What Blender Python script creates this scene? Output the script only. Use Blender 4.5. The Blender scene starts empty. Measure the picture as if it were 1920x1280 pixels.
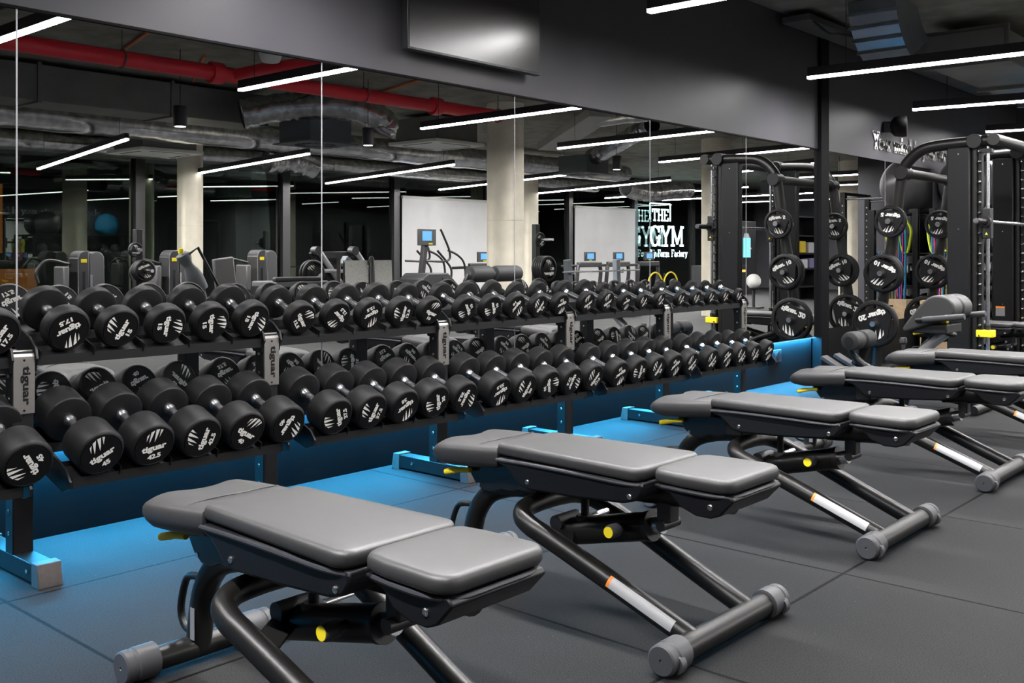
import bpy, math, random
from mathutils import Vector, Matrix
random.seed(7)
PI = math.pi
SC = bpy.context.scene
COL = SC.collection
# ------------------------------------------------------------ camera, world, exposure
CAM_D, CAM_H = 3.924, 1.1
cam_d = bpy.data.cameras.new('camera')
cam = bpy.data.objects.new('camera', cam_d)
COL.objects.link(cam)
cam.location = (0, -CAM_D, CAM_H)
cam.rotation_euler = (PI/2, 0, math.radians(41.6 - 90))
cam_d.sensor_width = 36
cam_d.lens = 1880/1920*36
cam_d.shift_y = -166/1920
cam_d.clip_start = .02
cam_d.clip_end = 200
SC.camera = cam
world = bpy.data.worlds.new('night')
SC.world = world
world.use_nodes = True
world.node_tree.nodes['Background'].inputs[0].default_value = (.5, .6, .8, 1)
world.node_tree.nodes['Background'].inputs[1].default_value = .004
SC.view_settings.view_transform = 'Standard'
SC.view_settings.look = 'None'
SC.view_settings.gamma = 1
SC.view_settings.exposure = 0.0
SC.view_settings.use_curve_mapping = False
SC.cycles.use_denoising = True
SC.cycles.max_bounces = 10
SC.cycles.diffuse_bounces = 3
SC.cycles.glossy_bounces = 6
SC.cycles.transparent_max_bounces = 8
SC.cycles.caustics_reflective = True
SC.cycles.blur_glossy = 1.0
SC.cycles.sample_clamp_indirect = 6
LAMP_L = 400      # radiance of the ceiling light lines
LED_L = 760      # radiance of the blue strip under the mirrors

# ------------------------------------------------------------ materials
M = {}
def mat(name, col, rough=.5, metal=0, spec=.5, emit=None, es=1, noise=0, nscale=30, bump=0, bscale=200, coat=0, nstretch=None, obj=True):
    m = bpy.data.materials.new(name)
    m.use_nodes = True
    nt = m.node_tree
    b = nt.nodes['Principled BSDF']
    b.inputs['Base Color'].default_value = (*col, 1)
    b.inputs['Roughness'].default_value = rough
    b.inputs['Metallic'].default_value = metal
    b.inputs['Specular IOR Level'].default_value = spec
    b.inputs['Coat Weight'].default_value = coat
    if emit:
        b.inputs['Emission Color'].default_value = (*emit, 1)
        b.inputs['Emission Strength'].default_value = es
    if noise or bump:
        tc = nt.nodes.new('ShaderNodeTexCoord')
        src = tc.outputs['Object']
        if nstretch:
            mp = nt.nodes.new('ShaderNodeMapping')
            mp.inputs['Scale'].default_value = nstretch
            nt.links.new(src, mp.inputs['Vector'])
            src = mp.outputs['Vector']
    if noise:
        n = nt.nodes.new('ShaderNodeTexNoise')
        n.inputs['Scale'].default_value = nscale
        n.inputs['Detail'].default_value = 5
        nt.links.new(src, n.inputs['Vector'])
        r = nt.nodes.new('ShaderNodeMapRange')
        r.inputs['From Min'].default_value = .3
        r.inputs['From Max'].default_value = .7
        r.inputs['To Min'].default_value = 1-noise
        r.inputs['To Max'].default_value = 1+noise
        nt.links.new(n.outputs['Fac'], r.inputs['Value'])
        mx = nt.nodes.new('ShaderNodeVectorMath')
        mx.operation = 'SCALE'
        mx.inputs[0].default_value = col
        nt.links.new(r.outputs[0], mx.inputs['Scale'])
        nt.links.new(mx.outputs[0], b.inputs['Base Color'])
    if bump:
        n = nt.nodes.new('ShaderNodeTexNoise')
        n.inputs['Scale'].default_value = bscale
        n.inputs['Detail'].default_value = 3
        nt.links.new(src, n.inputs['Vector'])
        bp = nt.nodes.new('ShaderNodeBump')
        bp.inputs['Strength'].default_value = bump
        bp.inputs['Distance'].default_value = .004
        nt.links.new(n.outputs['Fac'], bp.inputs['Height'])
        nt.links.new(bp.outputs[0], b.inputs['Normal'])
    M[name] = m
    return m

def floor_mat():
    m = bpy.data.materials.new('rubber_tiles')
    m.use_nodes = True
    nt = m.node_tree
    N, L = nt.nodes, nt.links
    b = N['Principled BSDF']
    b.inputs['Roughness'].default_value = .75
    b.inputs['Specular IOR Level'].default_value = .12
    tc = N.new('ShaderNodeTexCoord')
    sep = N.new('ShaderNodeSeparateXYZ')
    L.new(tc.outputs['Object'], sep.inputs[0])
    def seam(sock, off, per):
        a = N.new('ShaderNodeMath'); a.operation = 'SUBTRACT'; a.inputs[1].default_value = off - per*50.5
        L.new(sock, a.inputs[0])
        d = N.new('ShaderNodeMath'); d.operation = 'DIVIDE'; d.inputs[1].default_value = per
        L.new(a.outputs[0], d.inputs[0])
        f = N.new('ShaderNodeMath'); f.operation = 'FRACT'
        L.new(d.outputs[0], f.inputs[0])
        s = N.new('ShaderNodeMath'); s.operation = 'SUBTRACT'; s.inputs[1].default_value = .5
        L.new(f.outputs[0], s.inputs[0])
        ab = N.new('ShaderNodeMath'); ab.operation = 'ABSOLUTE'
        L.new(s.outputs[0], ab.inputs[0])
        mr = N.new('ShaderNodeMapRange')
        mr.inputs['From Min'].default_value = .003/per
        mr.inputs['From Max'].default_value = .0085/per
        L.new(ab.outputs[0], mr.inputs['Value'])
        return mr.outputs[0]
    # wobble makes the cut edges of the tiles slightly rough
    wn = N.new('ShaderNodeTexNoise'); wn.inputs['Scale'].default_value = 60
    L.new(tc.outputs['Object'], wn.inputs['Vector'])
    wm = N.new('ShaderNodeMath'); wm.operation = 'MULTIPLY_ADD'; wm.inputs[1].default_value = .006; wm.inputs[2].default_value = -.003
    L.new(wn.outputs['Fac'], wm.inputs[0])
    ax = N.new('ShaderNodeMath'); ax.operation = 'ADD'; L.new(sep.outputs['X'], ax.inputs[0]); L.new(wm.outputs[0], ax.inputs[1])
    ay = N.new('ShaderNodeMath'); ay.operation = 'ADD'; L.new(sep.outputs['Y'], ay.inputs[0]); L.new(wm.outputs[0], ay.inputs[1])
    sx, sy = seam(ax.outputs[0], 1.305, 1.01), seam(ay.outputs[0], -.638, .926)
    mn = N.new('ShaderNodeMath'); mn.operation = 'MULTIPLY'
    L.new(sx, mn.inputs[0]); L.new(sy, mn.inputs[1])
    sp = N.new('ShaderNodeTexNoise'); sp.inputs['Scale'].default_value = 230; sp.inputs['Detail'].default_value = 4
    L.new(tc.outputs['Object'], sp.inputs['Vector'])
    cr = N.new('ShaderNodeValToRGB')
    cr.color_ramp.elements[0].position = .3; cr.color_ramp.elements[0].color = (.0085, .0087, .0093, 1)
    cr.color_ramp.elements[1].position = .72; cr.color_ramp.elements[1].color = (.030, .0305, .0318, 1)
    L.new(sp.outputs['Fac'], cr.inputs['Fac'])
    pt = N.new('ShaderNodeTexNoise'); pt.inputs['Scale'].default_value = 1.6; pt.inputs['Detail'].default_value = 3
    L.new(tc.outputs['Object'], pt.inputs['Vector'])
    pm = N.new('ShaderNodeMapRange'); pm.inputs['From Min'].default_value = .3; pm.inputs['From Max'].default_value = .7
    pm.inputs['To Min'].default_value = .88; pm.inputs['To Max'].default_value = 1.1
    L.new(pt.outputs['Fac'], pm.inputs['Value'])
    # a few pale flecks
    fl = N.new('ShaderNodeTexVoronoi'); fl.inputs['Scale'].default_value = 22
    L.new(tc.outputs['Object'], fl.inputs['Vector'])
    fm = N.new('ShaderNodeMath'); fm.operation = 'LESS_THAN'; fm.inputs[1].default_value = .045
    L.new(fl.outputs['Distance'], fm.inputs[0])
    mixf = N.new('ShaderNodeMix'); mixf.data_type = 'RGBA'
    mixf.inputs[7].default_value = (.08, .08, .08, 1)
    L.new(cr.outputs[0], mixf.inputs[6])
    fmm = N.new('ShaderNodeMath'); fmm.operation = 'MULTIPLY'; fmm.inputs[1].default_value = .6
    L.new(fm.outputs[0], fmm.inputs[0]); L.new(fmm.outputs[0], mixf.inputs[0])
    s1 = N.new('ShaderNodeVectorMath'); s1.operation = 'SCALE'
    L.new(mixf.outputs[2], s1.inputs[0]); L.new(pm.outputs[0], s1.inputs['Scale'])
    mix = N.new('ShaderNodeMix'); mix.data_type = 'RGBA'
    mix.inputs[6].default_value = (.001, .001, .001, 1)
    L.new(mn.outputs[0], mix.inputs[0]); L.new(s1.outputs[0], mix.inputs[7])
    L.new(mix.outputs[2], b.inputs['Base Color'])
    bp = N.new('ShaderNodeBump'); bp.inputs['Strength'].default_value = .35; bp.inputs['Distance'].default_value = .003
    ad = N.new('ShaderNodeMath'); ad.operation = 'MULTIPLY_ADD'; ad.inputs[1].default_value = .5
    L.new(sp.outputs['Fac'], ad.inputs[0]); L.new(mn.outputs[0], ad.inputs[2])
    L.new(ad.outputs[0], bp.inputs['Height'])
    L.new(bp.outputs[0], b.inputs['Normal'])
    M['floor'] = m
floor_mat()
def pane_mat():
    m = bpy.data.materials.new('window_glass')
    m.use_nodes = True
    nt = m.node_tree
    nt.nodes.remove(nt.nodes['Principled BSDF'])
    out = nt.nodes['Material Output']
    g = nt.nodes.new('ShaderNodeBsdfGlossy'); g.inputs['Roughness'].default_value = 0; g.inputs['Color'].default_value = (.9, 1, .93, 1)
    t = nt.nodes.new('ShaderNodeBsdfTransparent'); t.inputs['Color'].default_value = (.8, .86, .82, 1)
    f = nt.nodes.new('ShaderNodeFresnel'); f.inputs['IOR'].default_value = 1.75
    mx = nt.nodes.new('ShaderNodeMixShader')
    nt.links.new(f.outputs[0], mx.inputs[0]); nt.links.new(t.outputs[0], mx.inputs[1]); nt.links.new(g.outputs[0], mx.inputs[2])
    nt.links.new(mx.outputs[0], out.inputs[0])
    M['pane'] = m
pane_mat()
mat('mirror', (.955, .965, .96), .0, 1)
mat('joint', (.38, .38, .40), .35, .3)
mat('wall', (.064, .0622, .072), .45, spec=.35, noise=.06, nscale=3)
mat('kick', (.0045, .005, .006), .55, spec=.1)
mat('pillar', (.006, .006, .007), .65, spec=.08)
mat('concrete', (.24, .233, .20), .85, noise=.3, nscale=4, bump=.3, bscale=20)
mat('column', (.86, .79, .65), .8, noise=.1, nscale=4, bump=.2, bscale=15)
mat('black', (.010, .010, .011), .45, spec=.5)
mat('black_gloss', (.007, .0075, .009), .22, spec=.5)
mat('frame_black', (.008, .0077, .0074), .38, spec=.4, noise=.1, nscale=40)
mat('rubber', (.0062, .0062, .0067), .52, spec=.22, noise=.12, nscale=9, bump=.12, bscale=240)
mat('emblem', (.004, .004, .0045), .55, spec=.18)
mat('white_print', (.74, .72, .68), .6)
mat('chrome', (.80, .81, .85), .24, 1)
mat('steel', (.46, .44, .42), .34, 1, noise=.1, nscale=60, nstretch=(1, 1, 40))
mat('bolt', (.7, .7, .7), .25, 1)
mat('rack', (.006, .0063, .0072), .45, spec=.28)
mat('foot_rubber', (.06, .052, .05), .55, noise=.15, nscale=40)
mat('leather', (.036, .0352, .0365), .47, spec=.78, noise=.05, nscale=6, bump=.1, bscale=420)
mat('piping', (.02, .02, .021), .5)
mat('shell', (.006, .0064, .0085), .42, spec=.3)
mat('shell_rim', (.035, .037, .045), .4)
mat('joint_gray', (.008, .008, .009), .5, spec=.3)
mat('tower_gray', (.03, .03, .032), .45)
mat('cap_gray', (.058, .058, .064), .5, noise=.05, nscale=20)
mat('yellow', (.85, .68, .02), .45)
mat('sticker', (.42, .42, .43), .45)
mat('sticker_gray', (.22, .22, .23), .4)
mat('orange', (.9, .25, .03), .5)
mat('lamp_body', (.02, .02, .025), .45)
def beam_mat(name, col, lo, hi, power):
    # luminaire with its light thrown downwards, as the fitting's optic does
    m = mat(name, (1, 1, 1), .5, emit=col, es=1)
    nt = m.node_tree
    g = nt.nodes.new('ShaderNodeNewGeometry')
    d = nt.nodes.new('ShaderNodeVectorMath'); d.operation = 'DOT_PRODUCT'; d.inputs[1].default_value = (0, 0, -1)
    nt.links.new(g.outputs['Incoming'], d.inputs[0])
    mx = nt.nodes.new('ShaderNodeMath'); mx.operation = 'MAXIMUM'; mx.inputs[1].default_value = 0
    nt.links.new(d.outputs['Value'], mx.inputs[0])
    pw = nt.nodes.new('ShaderNodeMath'); pw.operation = 'POWER'; pw.inputs[1].default_value = power
    nt.links.new(mx.outputs[0], pw.inputs[0])
    ma = nt.nodes.new('ShaderNodeMath'); ma.operation = 'MULTIPLY_ADD'; ma.inputs[1].default_value = hi; ma.inputs[2].default_value = lo
    nt.links.new(pw.outputs[0], ma.inputs[0])
    nt.links.new(ma.outputs[0], nt.nodes['Principled BSDF'].inputs['Emission Strength'])
beam_mat('lamp_light', (1, .98, .97), 1.6, LAMP_L, 1.2)
beam_mat('lamp_cool', (1, .98, .95), 3, 420, 1.5)
beam_mat('lamp_light_window', (1, .98, .96), 1.6, LAMP_L*2.1, .9)
beam_mat('led', (.045, .50, 1), 1.0, LED_L, .8)
mat('tv_screen', (.008, .008, .011), .27, spec=1.0)
mat('tv_body', (.02, .02, .022), .35)
mat('foil', (.62, .62, .63), .24, 1, noise=.35, nscale=10, bump=1, bscale=9)
mat('zinc', (.42, .46, .52), .28, .9, noise=.12, nscale=5)
mat('duct_light', (.42, .42, .41), .5, noise=.08, nscale=4)
mat('duct_gray', (.17, .17, .163), .5, .4, noise=.15, nscale=3)
mat('pipe_red', (.75, .03, .045), .4)
mat('conduit', (.75, .22, .06), .5)
mat('cable', (.015, .015, .016), .5)
mat('unit_white', (.75, .75, .72), .6)
mat('unit_gray', (.10, .115, .13), .5)
mat('blind', (.86, .85, .86), .8, noise=.04, nscale=2)
mat('mullion', (.012, .012, .013), .4)
mat('screen_blue', (.02, .05, .1), .3, emit=(.12, .42, 1), es=1.1)
mat('sign_glow', (1, 1, 1), .5, emit=(.62, .95, 1), es=3.2)
mat('cyan_print', (.1, .4, .5), .5, emit=(.25, .75, .85), es=.9)
mat('red_glow', (.5, .02, .02), .5, emit=(1, .06, .03), es=1.6)
mat('amber_glow', (.5, .3, .05), .5, emit=(1, .55, .12), es=.8)
mat('street_glow', (.3, .1, .02), .6, emit=(1, .32, .04), es=.11)
mat('gray_pad', (.085, .092, .098), .55)
mat('roller', (.02, .02, .021), .6, bump=.1, bscale=200)
mat('tower', (.013, .013, .014), .4)
mat('silver', (.68, .68, .7), .3, .8)
mat('checker', (.2, .2, .19), .4, .7, noise=.25, nscale=70)
mat('ball_black', (.05, .05, .052), .28)
mat('ball_white', (.75, .75, .72), .4)
mat('band_lime', (.62, .72, .03), .5)
mat('band_blue', (.02, .22, .42), .5)
mat('band_pink', (.5, .03, .2), .5)
mat('band_green', (.2, .2, .06), .5)
mat('wood', (.50, .36, .22), .6, noise=.15, nscale=12)
mat('text_white', (.9, .88, .89), .6)
mat('pack_white', (.6, .6, .66), .5)
mat('pack_yellow', (.75, .55, .03), .5)
mat('pack_purple', (.2, .2, .36), .5)
mat('red', (.4, .03, .03), .5)

# ------------------------------------------------------------ mesh helpers
class MB:
    def __init__(self):
        self.v, self.f, self.mi, self.k = [], [], [], 0
    def add(self, vs, fs):
        b = len(self.v)
        self.v += [tuple(p) for p in vs]
        self.f += [tuple(b+i for i in q) for q in fs]
        self.mi += [self.k]*len(fs)
        return self
    def mat(self, k):
        self.k = k
        return self
    def box(self, x0, x1, y0, y1, z0, z1):
        return self.add([(x, y, z) for z in (z0, z1) for y in (y0, y1) for x in (x0, x1)],
                        [(0, 2, 3, 1), (4, 5, 7, 6), (0, 1, 5, 4), (2, 6, 7, 3), (0, 4, 6, 2), (1, 3, 7, 5)])
    def bar(self, p, q, w, h, up=(0, 0, 1)):
        p, q = Vector(p), Vector(q)
        d = (q-p).normalized()
        s = d.cross(Vector(up))
        if s.length < 1e-4: s = d.cross(Vector((1, 0, 0)))
        s.normalize()
        u = s.cross(d)
        vs = [e + s*a*w/2 + u*b*h/2 for e in (p, q) for a, b in ((-1, -1), (1, -1), (1, 1), (-1, 1))]
        return self.add(vs, [(3, 2, 1, 0), (4, 5, 6, 7), (0, 1, 5, 4), (1, 2, 6, 5), (2, 3, 7, 6), (3, 0, 4, 7)])
    def tube(self, path, r, n=12, closed=False, caps=True, a0=0, a1=2*PI):
        """round bar along a path; r may be one number or one per point"""
        P = [Vector(p) for p in path]
        m = len(P)
        R = r if isinstance(r, (list, tuple)) else [r]*m
        T = []
        for i in range(m):
            if closed: t = P[(i+1) % m]-P[i-1]
            else: t = P[min(i+1, m-1)]-P[max(i-1, 0)]
            T.append(t.normalized())
        u = T[0].orthogonal().normalized() if abs(T[0].z) > .95 else T[0].cross(Vector((0, 0, 1))).normalized()
        full = abs(a1-a0-2*PI) < 1e-6
        k = n if full else n+1
        vs = []
        for i in range(m):
            u = (u - T[i]*u.dot(T[i])).normalized()
            w = T[i].cross(u)
            for j in range(k):
                a = a0+(a1-a0)*j/n
                vs.append(P[i]+(u*math.cos(a)+w*math.sin(a))*R[i])
        fs = []
        for i in range(m if closed else m-1):
            i2 = (i+1) % m
            for j in range(n):
                j2 = (j+1) % k if full else j+1
                fs.append((i*k+j, i2*k+j, i2*k+j2, i*k+j2))
        if caps and not closed and full:
            fs.append(tuple(range(k)))
            fs.append(tuple(reversed(range((m-1)*k, m*k))))
        return self.add(vs, fs)
    def cyl(self, p, q, r, n=16, r2=None):
        return self.tube([p, q], [r, r if r2 is None else r2], n)
    def lathe(self, prof, n=32, org=(0, 0, 0), axis='y'):
        """prof: (radius, distance along the axis) pairs"""
        vs, fs = [], []
        o = Vector(org)
        m = len(prof)
        for r, t in prof:
            for j in range(n):
                a = 2*PI*j/n
                cx, sx = r*math.cos(a), r*math.sin(a)
                p = {'y': (cx, t, sx), 'x': (t, sx, cx), 'z': (sx, cx, t)}[axis]
                vs.append(o+Vector(p))
        for i in range(m-1):
            for j in range(n):
                j2 = (j+1) % n
                fs.append((i*n+j, i*n+j2, (i+1)*n+j2, (i+1)*n+j))
        fs.append(tuple(reversed(range(n))))
        fs.append(tuple(range((m-1)*n, m*n)))
        return self.add(vs, fs)
    def prism(self, poly, a, b, axis='x'):
        """flat polygon pushed from a to b along the axis"""
        def P(t, p):
            return {'x': (t, p[0], p[1]), 'y': (p[0], t, p[1]), 'z': (p[0], p[1], t)}[axis]
        n = len(poly)
        vs = [P(a, p) for p in poly]+[P(b, p) for p in poly]
        fs = [tuple(reversed(range(n))), tuple(range(n, 2*n))]
        fs += [(i, (i+1) % n, n+(i+1) % n, n+i) for i in range(n)]
        return self.add(vs, fs)
    def flat(self, poly, axis='y', t=0):
        n = len(poly)
        def P(p):
            return {'x': (t, p[0], p[1]), 'y': (p[0], t, p[1]), 'z': (p[0], p[1], t)}[axis]
        return self.add([P(p) for p in poly], [tuple(range(n))])
    def pad(self, outline, z0, z1, er, inset0=.006, steps=5, crown=0.0):
        """upholstered pad: plan outline, rounded upper edge"""
        n = len(outline)
        cx = sum(p[0] for p in outline)/n
        cy = sum(p[1] for p in outline)/n
        nor = []
        for i in range(n):
            t = Vector(outline[(i+1) % n])-Vector(outline[i-1])
            t.normalize()
            nor.append(Vector((t.y, -t.x)))
        lay = [(inset0+.012, z0), (inset0, z0+.004), (0, z0+.012), (0, z1-er)]
        for s in range(1, steps+1):
            a = PI/2*s/steps
            lay.append((er*(1-math.cos(a)), z1-er+er*math.sin(a)))
        vs = []
        for ins, z in lay:
            for i in range(n):
                vs.append((outline[i][0]-nor[i].x*ins, outline[i][1]-nor[i].y*ins, z))
        m = len(lay)
        fs = [(i*n+j, i*n+(j+1) % n, (i+1)*n+(j+1) % n, (i+1)*n+j) for i in range(m-1) for j in range(n)]
        fs.append(tuple(reversed(range(n))))
        b = m*n
        if crown:
            for k, (fr, dz) in enumerate(((.8, .5), (.45, .9))):
                for i in range(n):
                    q = vs[(m-1)*n+i]
                    vs.append((cx+(q[0]-cx)*fr, cy+(q[1]-cy)*fr, z1+crown*dz))
                fs += [((m-1+k)*n+j, (m-1+k)*n+(j+1) % n, (m+k)*n+(j+1) % n, (m+k)*n+j) for j in range(n)]
            m += 2
        vs.append((cx, cy, z1+crown))
        fs += [((m-1)*n+j, (m-1)*n+(j+1) % n, m*n) for j in range(n)]
        return self.add(vs, fs)
    def mesh(self, name, mats, smooth=40):
        me = bpy.data.meshes.new(name)
        me.from_pydata(self.v, [], self.f)
        for m in (mats if isinstance(mats, (list, tuple)) else [mats]):
            me.materials.append(M[m] if isinstance(m, str) else m)
        if max(self.mi, default=0) > 0:
            me.polygons.foreach_set('material_index', self.mi)
        if smooth:
            me.polygons.foreach_set('use_smooth', [True]*len(me.polygons))
            me.set_sharp_from_angle(angle=math.radians(smooth))
        me.update()
        return me
    def build(self, name, mats, parent=None, bevel=0, smooth=40):
        return put(name, self.mesh(name, mats, smooth), parent, bevel)

def put(name, me, parent=None, bevel=0):
    o = bpy.data.objects.new(name, me)
    COL.objects.link(o)
    if parent is not None: o.parent = parent
    if bevel:
        b = o.modifiers.new('edge', 'BEVEL')
        b.width = bevel
        b.segments = 2
        b.limit_method = 'ANGLE'
        b.angle_limit = math.radians(35)
    return o
def tag(o, label=None, cat=None, group=None, kind=None):
    if label: o['label'] = label
    if cat: o['category'] = cat
    if group: o['group'] = group
    if kind: o['kind'] = kind
    return o
def thing(name, loc, label, cat, group=None, rz=0, rx=0):
    o = bpy.data.objects.new(name, None)
    COL.objects.link(o)
    o.location = loc
    o.rotation_euler = (rx, 0, rz)
    o.empty_display_size = .1
    return tag(o, label, cat, group)
KIDS = {}
def copy_tree(o, parent=None):
    c = o.copy()
    COL.objects.link(c)
    c.parent = parent
    for ch in list(o.children):
        copy_tree(ch, c)
    return c
def st(o):
    o['kind'] = 'structure'
    return o
def arc(cx, cy, rx, ry, d0, d1, n):
    return [(cx+rx*math.cos(math.radians(d0+(d1-d0)*i/n)), cy+ry*math.sin(math.radians(d0+(d1-d0)*i/n))) for i in range(n+1)]
def rrect(x0, x1, y0, y1, r, n=6):
    rs = r if isinstance(r, (list, tuple)) else [r]*4     # corners: x0y0, x1y0, x1y1, x0y1
    return (arc(x0+rs[0], y0+rs[0], rs[0], rs[0], 180, 270, n) + arc(x1-rs[1], y0+rs[1], rs[1], rs[1], 270, 360, n)
            + arc(x1-rs[2], y1-rs[2], rs[2], rs[2], 0, 90, n) + arc(x0+rs[3], y1-rs[3], rs[3], rs[3], 90, 180, n))
def smooth_path(pts, n=6):
    """Catmull-Rom through the points"""
    P = [Vector(p) for p in pts]
    P = [P[0]*2-P[1]]+P+[P[-1]*2-P[-2]]
    out = []
    for i in range(1, len(P)-2):
        a, b, c, d = P[i-1:i+3]
        for k in range(n):
            t = k/n
            out.append(.5*((2*b)+(c-a)*t+(2*a-5*b+4*c-d)*t*t+(3*b-a-3*c+d)*t**3))
    out.append(P[-2])
    return out

# ------------------------------------------------------------ lettering
_tc = {}
def glyphs(s, bold=.02):
    """outline of a word in the built-in font as triangles, scaled to height 1 of an 'x' row"""
    if (s, bold) in _tc: return _tc[(s, bold)]
    cu = bpy.data.curves.new('word', 'FONT')
    cu.body = s
    cu.offset = bold
    cu.resolution_u = 3
    o = bpy.data.objects.new('word', cu)
    COL.objects.link(o)
    dg = bpy.context.evaluated_depsgraph_get()
    me = bpy.data.meshes.new_from_object(o.evaluated_get(dg))
    vs = [(v.co.x, v.co.y) for v in me.vertices]
    fs = [tuple(p.vertices) for p in me.polygons]
    bpy.data.objects.remove(o)
    bpy.data.curves.remove(cu)
    bpy.data.meshes.remove(me)
    x0, x1 = min(v[0] for v in vs), max(v[0] for v in vs)
    y0, y1 = min(v[1] for v in vs), max(v[1] for v in vs)
    vs = [((x-(x0+x1)/2), (y-(y0+y1)/2)) for x, y in vs]
    _tc[(s, bold)] = (vs, fs, x1-x0, y1-y0)
    return _tc[(s, bold)]
def text(mb, s, place, width, height, bold=.03):
    vs, fs, w, h = glyphs(s, bold)
    mb.add([place(x*width/w, y*height/h) for x, y in vs], fs)

# slab-serif strokes for the wall sentence and the window sign (x-height .62, capitals 1)
def _s(x, y, w=.28): return [(x-w/2, y), (x+w/2, y)]
XH = .62
SLAB = {
 'Y': (.86, [[(.1, .95), (.43, .45)], [(.76, .95), (.43, .45)], [(.43, .47), (.43, .04)], _s(.1, .95), _s(.76, .95), _s(.43, .04, .34)]),
 'o': (.62, [arc(.31, .31, .22, .26, 0, 360, 16)]),
 'u': (.70, [[(.13, .58), (.13, .22)]+arc(.31, .22, .18, .17, 180, 360, 8), [(.5, .6), (.5, .03)], _s(.08, .58, .16), _s(.44, .58, .16), _s(.58, .04, .16)]),
 'r': (.56, [[(.17, .58), (.17, .03)]]+[arc(.36, .36, .19, .2, 170, 60, 7)]+[_s(.19, .04, .32), _s(.1, .58, .16)]),
 'm': (1.06, [[(.15, .58), (.15, .03)], arc(.32, .36, .17, .2, 180, 0, 8)+[(.49, .03)], arc(.68, .36, .18, .2, 180, 0, 8)+[(.86, .03)], _s(.15, .04, .26), _s(.5, .04, .24), _s(.87, .04, .26), _s(.08, .58, .16)]),
 'i': (.36, [[(.18, .58), (.18, .03)], _s(.18, .04, .32), _s(.11, .58, .18), [(.18, .78), (.18, .92)]]),
 'n': (.72, [[(.15, .58), (.15, .03)], arc(.34, .36, .19, .2, 180, 0, 8)+[(.53, .03)], _s(.15, .04, .26), _s(.54, .04, .26), _s(.08, .58, .16)]),
 'd': (.70, [arc(.29, .31, .2, .25, 0, 360, 16), [(.5, .95), (.5, .03)], _s(.43, .95, .18), _s(.58, .04, .16)]),
 's': (.54, [arc(.27, .45, .17, .13, 40, 250, 9)+arc(.27, .17, .18, .14, 80, -140, 9)]),
 'y': (.66, [[(.1, .58), (.33, .05)], [(.56, .58), (.3, -.12), (.12, -.22)], _s(.1, .58, .24), _s(.56, .58, .24)]),
 't': (.46, [[(.2, .82), (.2, .2)]+arc(.31, .18, .11, .14, 180, 320, 6), [(.05, .58), (.38, .58)]]),
 'g': (.64, [arc(.29, .36, .19, .2, 0, 360, 14), [(.48, .58), (.48, -.02)]+arc(.29, -.04, .19, .17, 0, -150, 8), [(.42, .58), (.6, .58)]]),
 'e': (.60, [[(.1, .32), (.5, .32)]+arc(.3, .31, .2, .25, 0, 300, 14)]),
 'c': (.58, [arc(.31, .31, .21, .25, 45, 315, 14)]),
 'l': (.36, [[(.18, .95), (.18, .03)], _s(.18, .04, .32), _s(.11, .95, .18)]),
 'G': (.98, [arc(.48, .5, .36, .46, 50, 360, 16)+[(.84, .42)], [(.6, .42), (.95, .42)], [(.84, .42), (.84, .06)], [(.8, .72), (.8, .95)]]),
 'M': (1.2, [[(.2, .95), (.2, .05)], [(.2, .95), (.6, .15), (1.0, .95)], [(1.0, .95), (1.0, .05)], _s(.16, .95, .28), _s(1.04, .95, .28), _s(.2, .05, .34), _s(1.0, .05, .34)]),
 'T': (.8, [[(.08, .95), (.72, .95)], [(.4, .95), (.4, .05)], _s(.4, .05, .34), [(.08, .95), (.08, .75)], [(.72, .95), (.72, .75)]]),
 'H': (.9, [[(.2, .95), (.2, .05)], [(.7, .95), (.7, .05)], [(.2, .5), (.7, .5)], _s(.2, .95, .3), _s(.7, .95, .3), _s(.2, .05, .3), _s(.7, .05, .3)]),
 'E': (.8, [[(.2, .95), (.2, .05)], [(.06, .95), (.7, .95), (.7, .78)], [(.2, .5), (.55, .5)], [(.06, .05), (.7, .05), (.7, .25)]]),
 'F': (.76, [[(.2, .95), (.2, .05)], [(.06, .95), (.68, .95), (.68, .76)], [(.2, .5), (.52, .5)], _s(.2, .05, .32)]),
 'b': (.7, [arc(.4, .31, .2, .25, 0, 360, 16), [(.18, .95), (.18, .03)], _s(.12, .95, .18)]),
 'a': (.62, [arc(.29, .2, .18, .16, 0, 360, 12), [(.12, .52)]+arc(.3, .4, .18, .18, 110, 0, 6)+[(.48, .03)], _s(.54, .04, .14)]),
 ' ': (.45, []),
}
def strokes(mb, s, place, size, th=.115):
    """slab letters of cap height `size`; place maps flat x,y to a point"""
    x = 0
    for ch in s:
        w, ss = SLAB[ch]
        for line in ss:
            for (a, b) in zip(line[:-1], line[1:]):
                dx, dy = b[0]-a[0], b[1]-a[1]
                l = math.hypot(dx, dy) or 1
                vert = abs(dy) > abs(dx)*1.2
                h = th*(1.0 if vert else .62)/2
                nx, ny = -dy/l*h, dx/l*h
                ex, ey = dx/l*h*.45, dy/l*h*.45
                q = [(a[0]-ex+nx, a[1]-ey+ny), (a[0]-ex-nx, a[1]-ey-ny), (b[0]+ex-nx, b[1]+ey-ny), (b[0]+ex+nx, b[1]+ey+ny)]
                mb.add([place((x+p[0])*size, p[1]*size) for p in q], [(0, 1, 2, 3)])
        x += w
    return x*size
CLAWS_RAW = [[(-.36, .50), (-.22, .60), (-.40, .16)], [(-.15, .66), (.05, .72), (-.16, .22), (-.27, .02)],
         [(.12, .74), (.31, .72), (.12, .22), (.01, .02)], [(.37, .70), (.49, .62), (.33, .36), (.27, .22)]]
CLAWS = [[(x, .21+(y-.02)*.84) for x, y in c] for c in CLAWS_RAW]
ORD = ['first', 'second', 'third', 'fourth', 'fifth', 'sixth', 'seventh', 'eighth', 'ninth', 'tenth']

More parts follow.
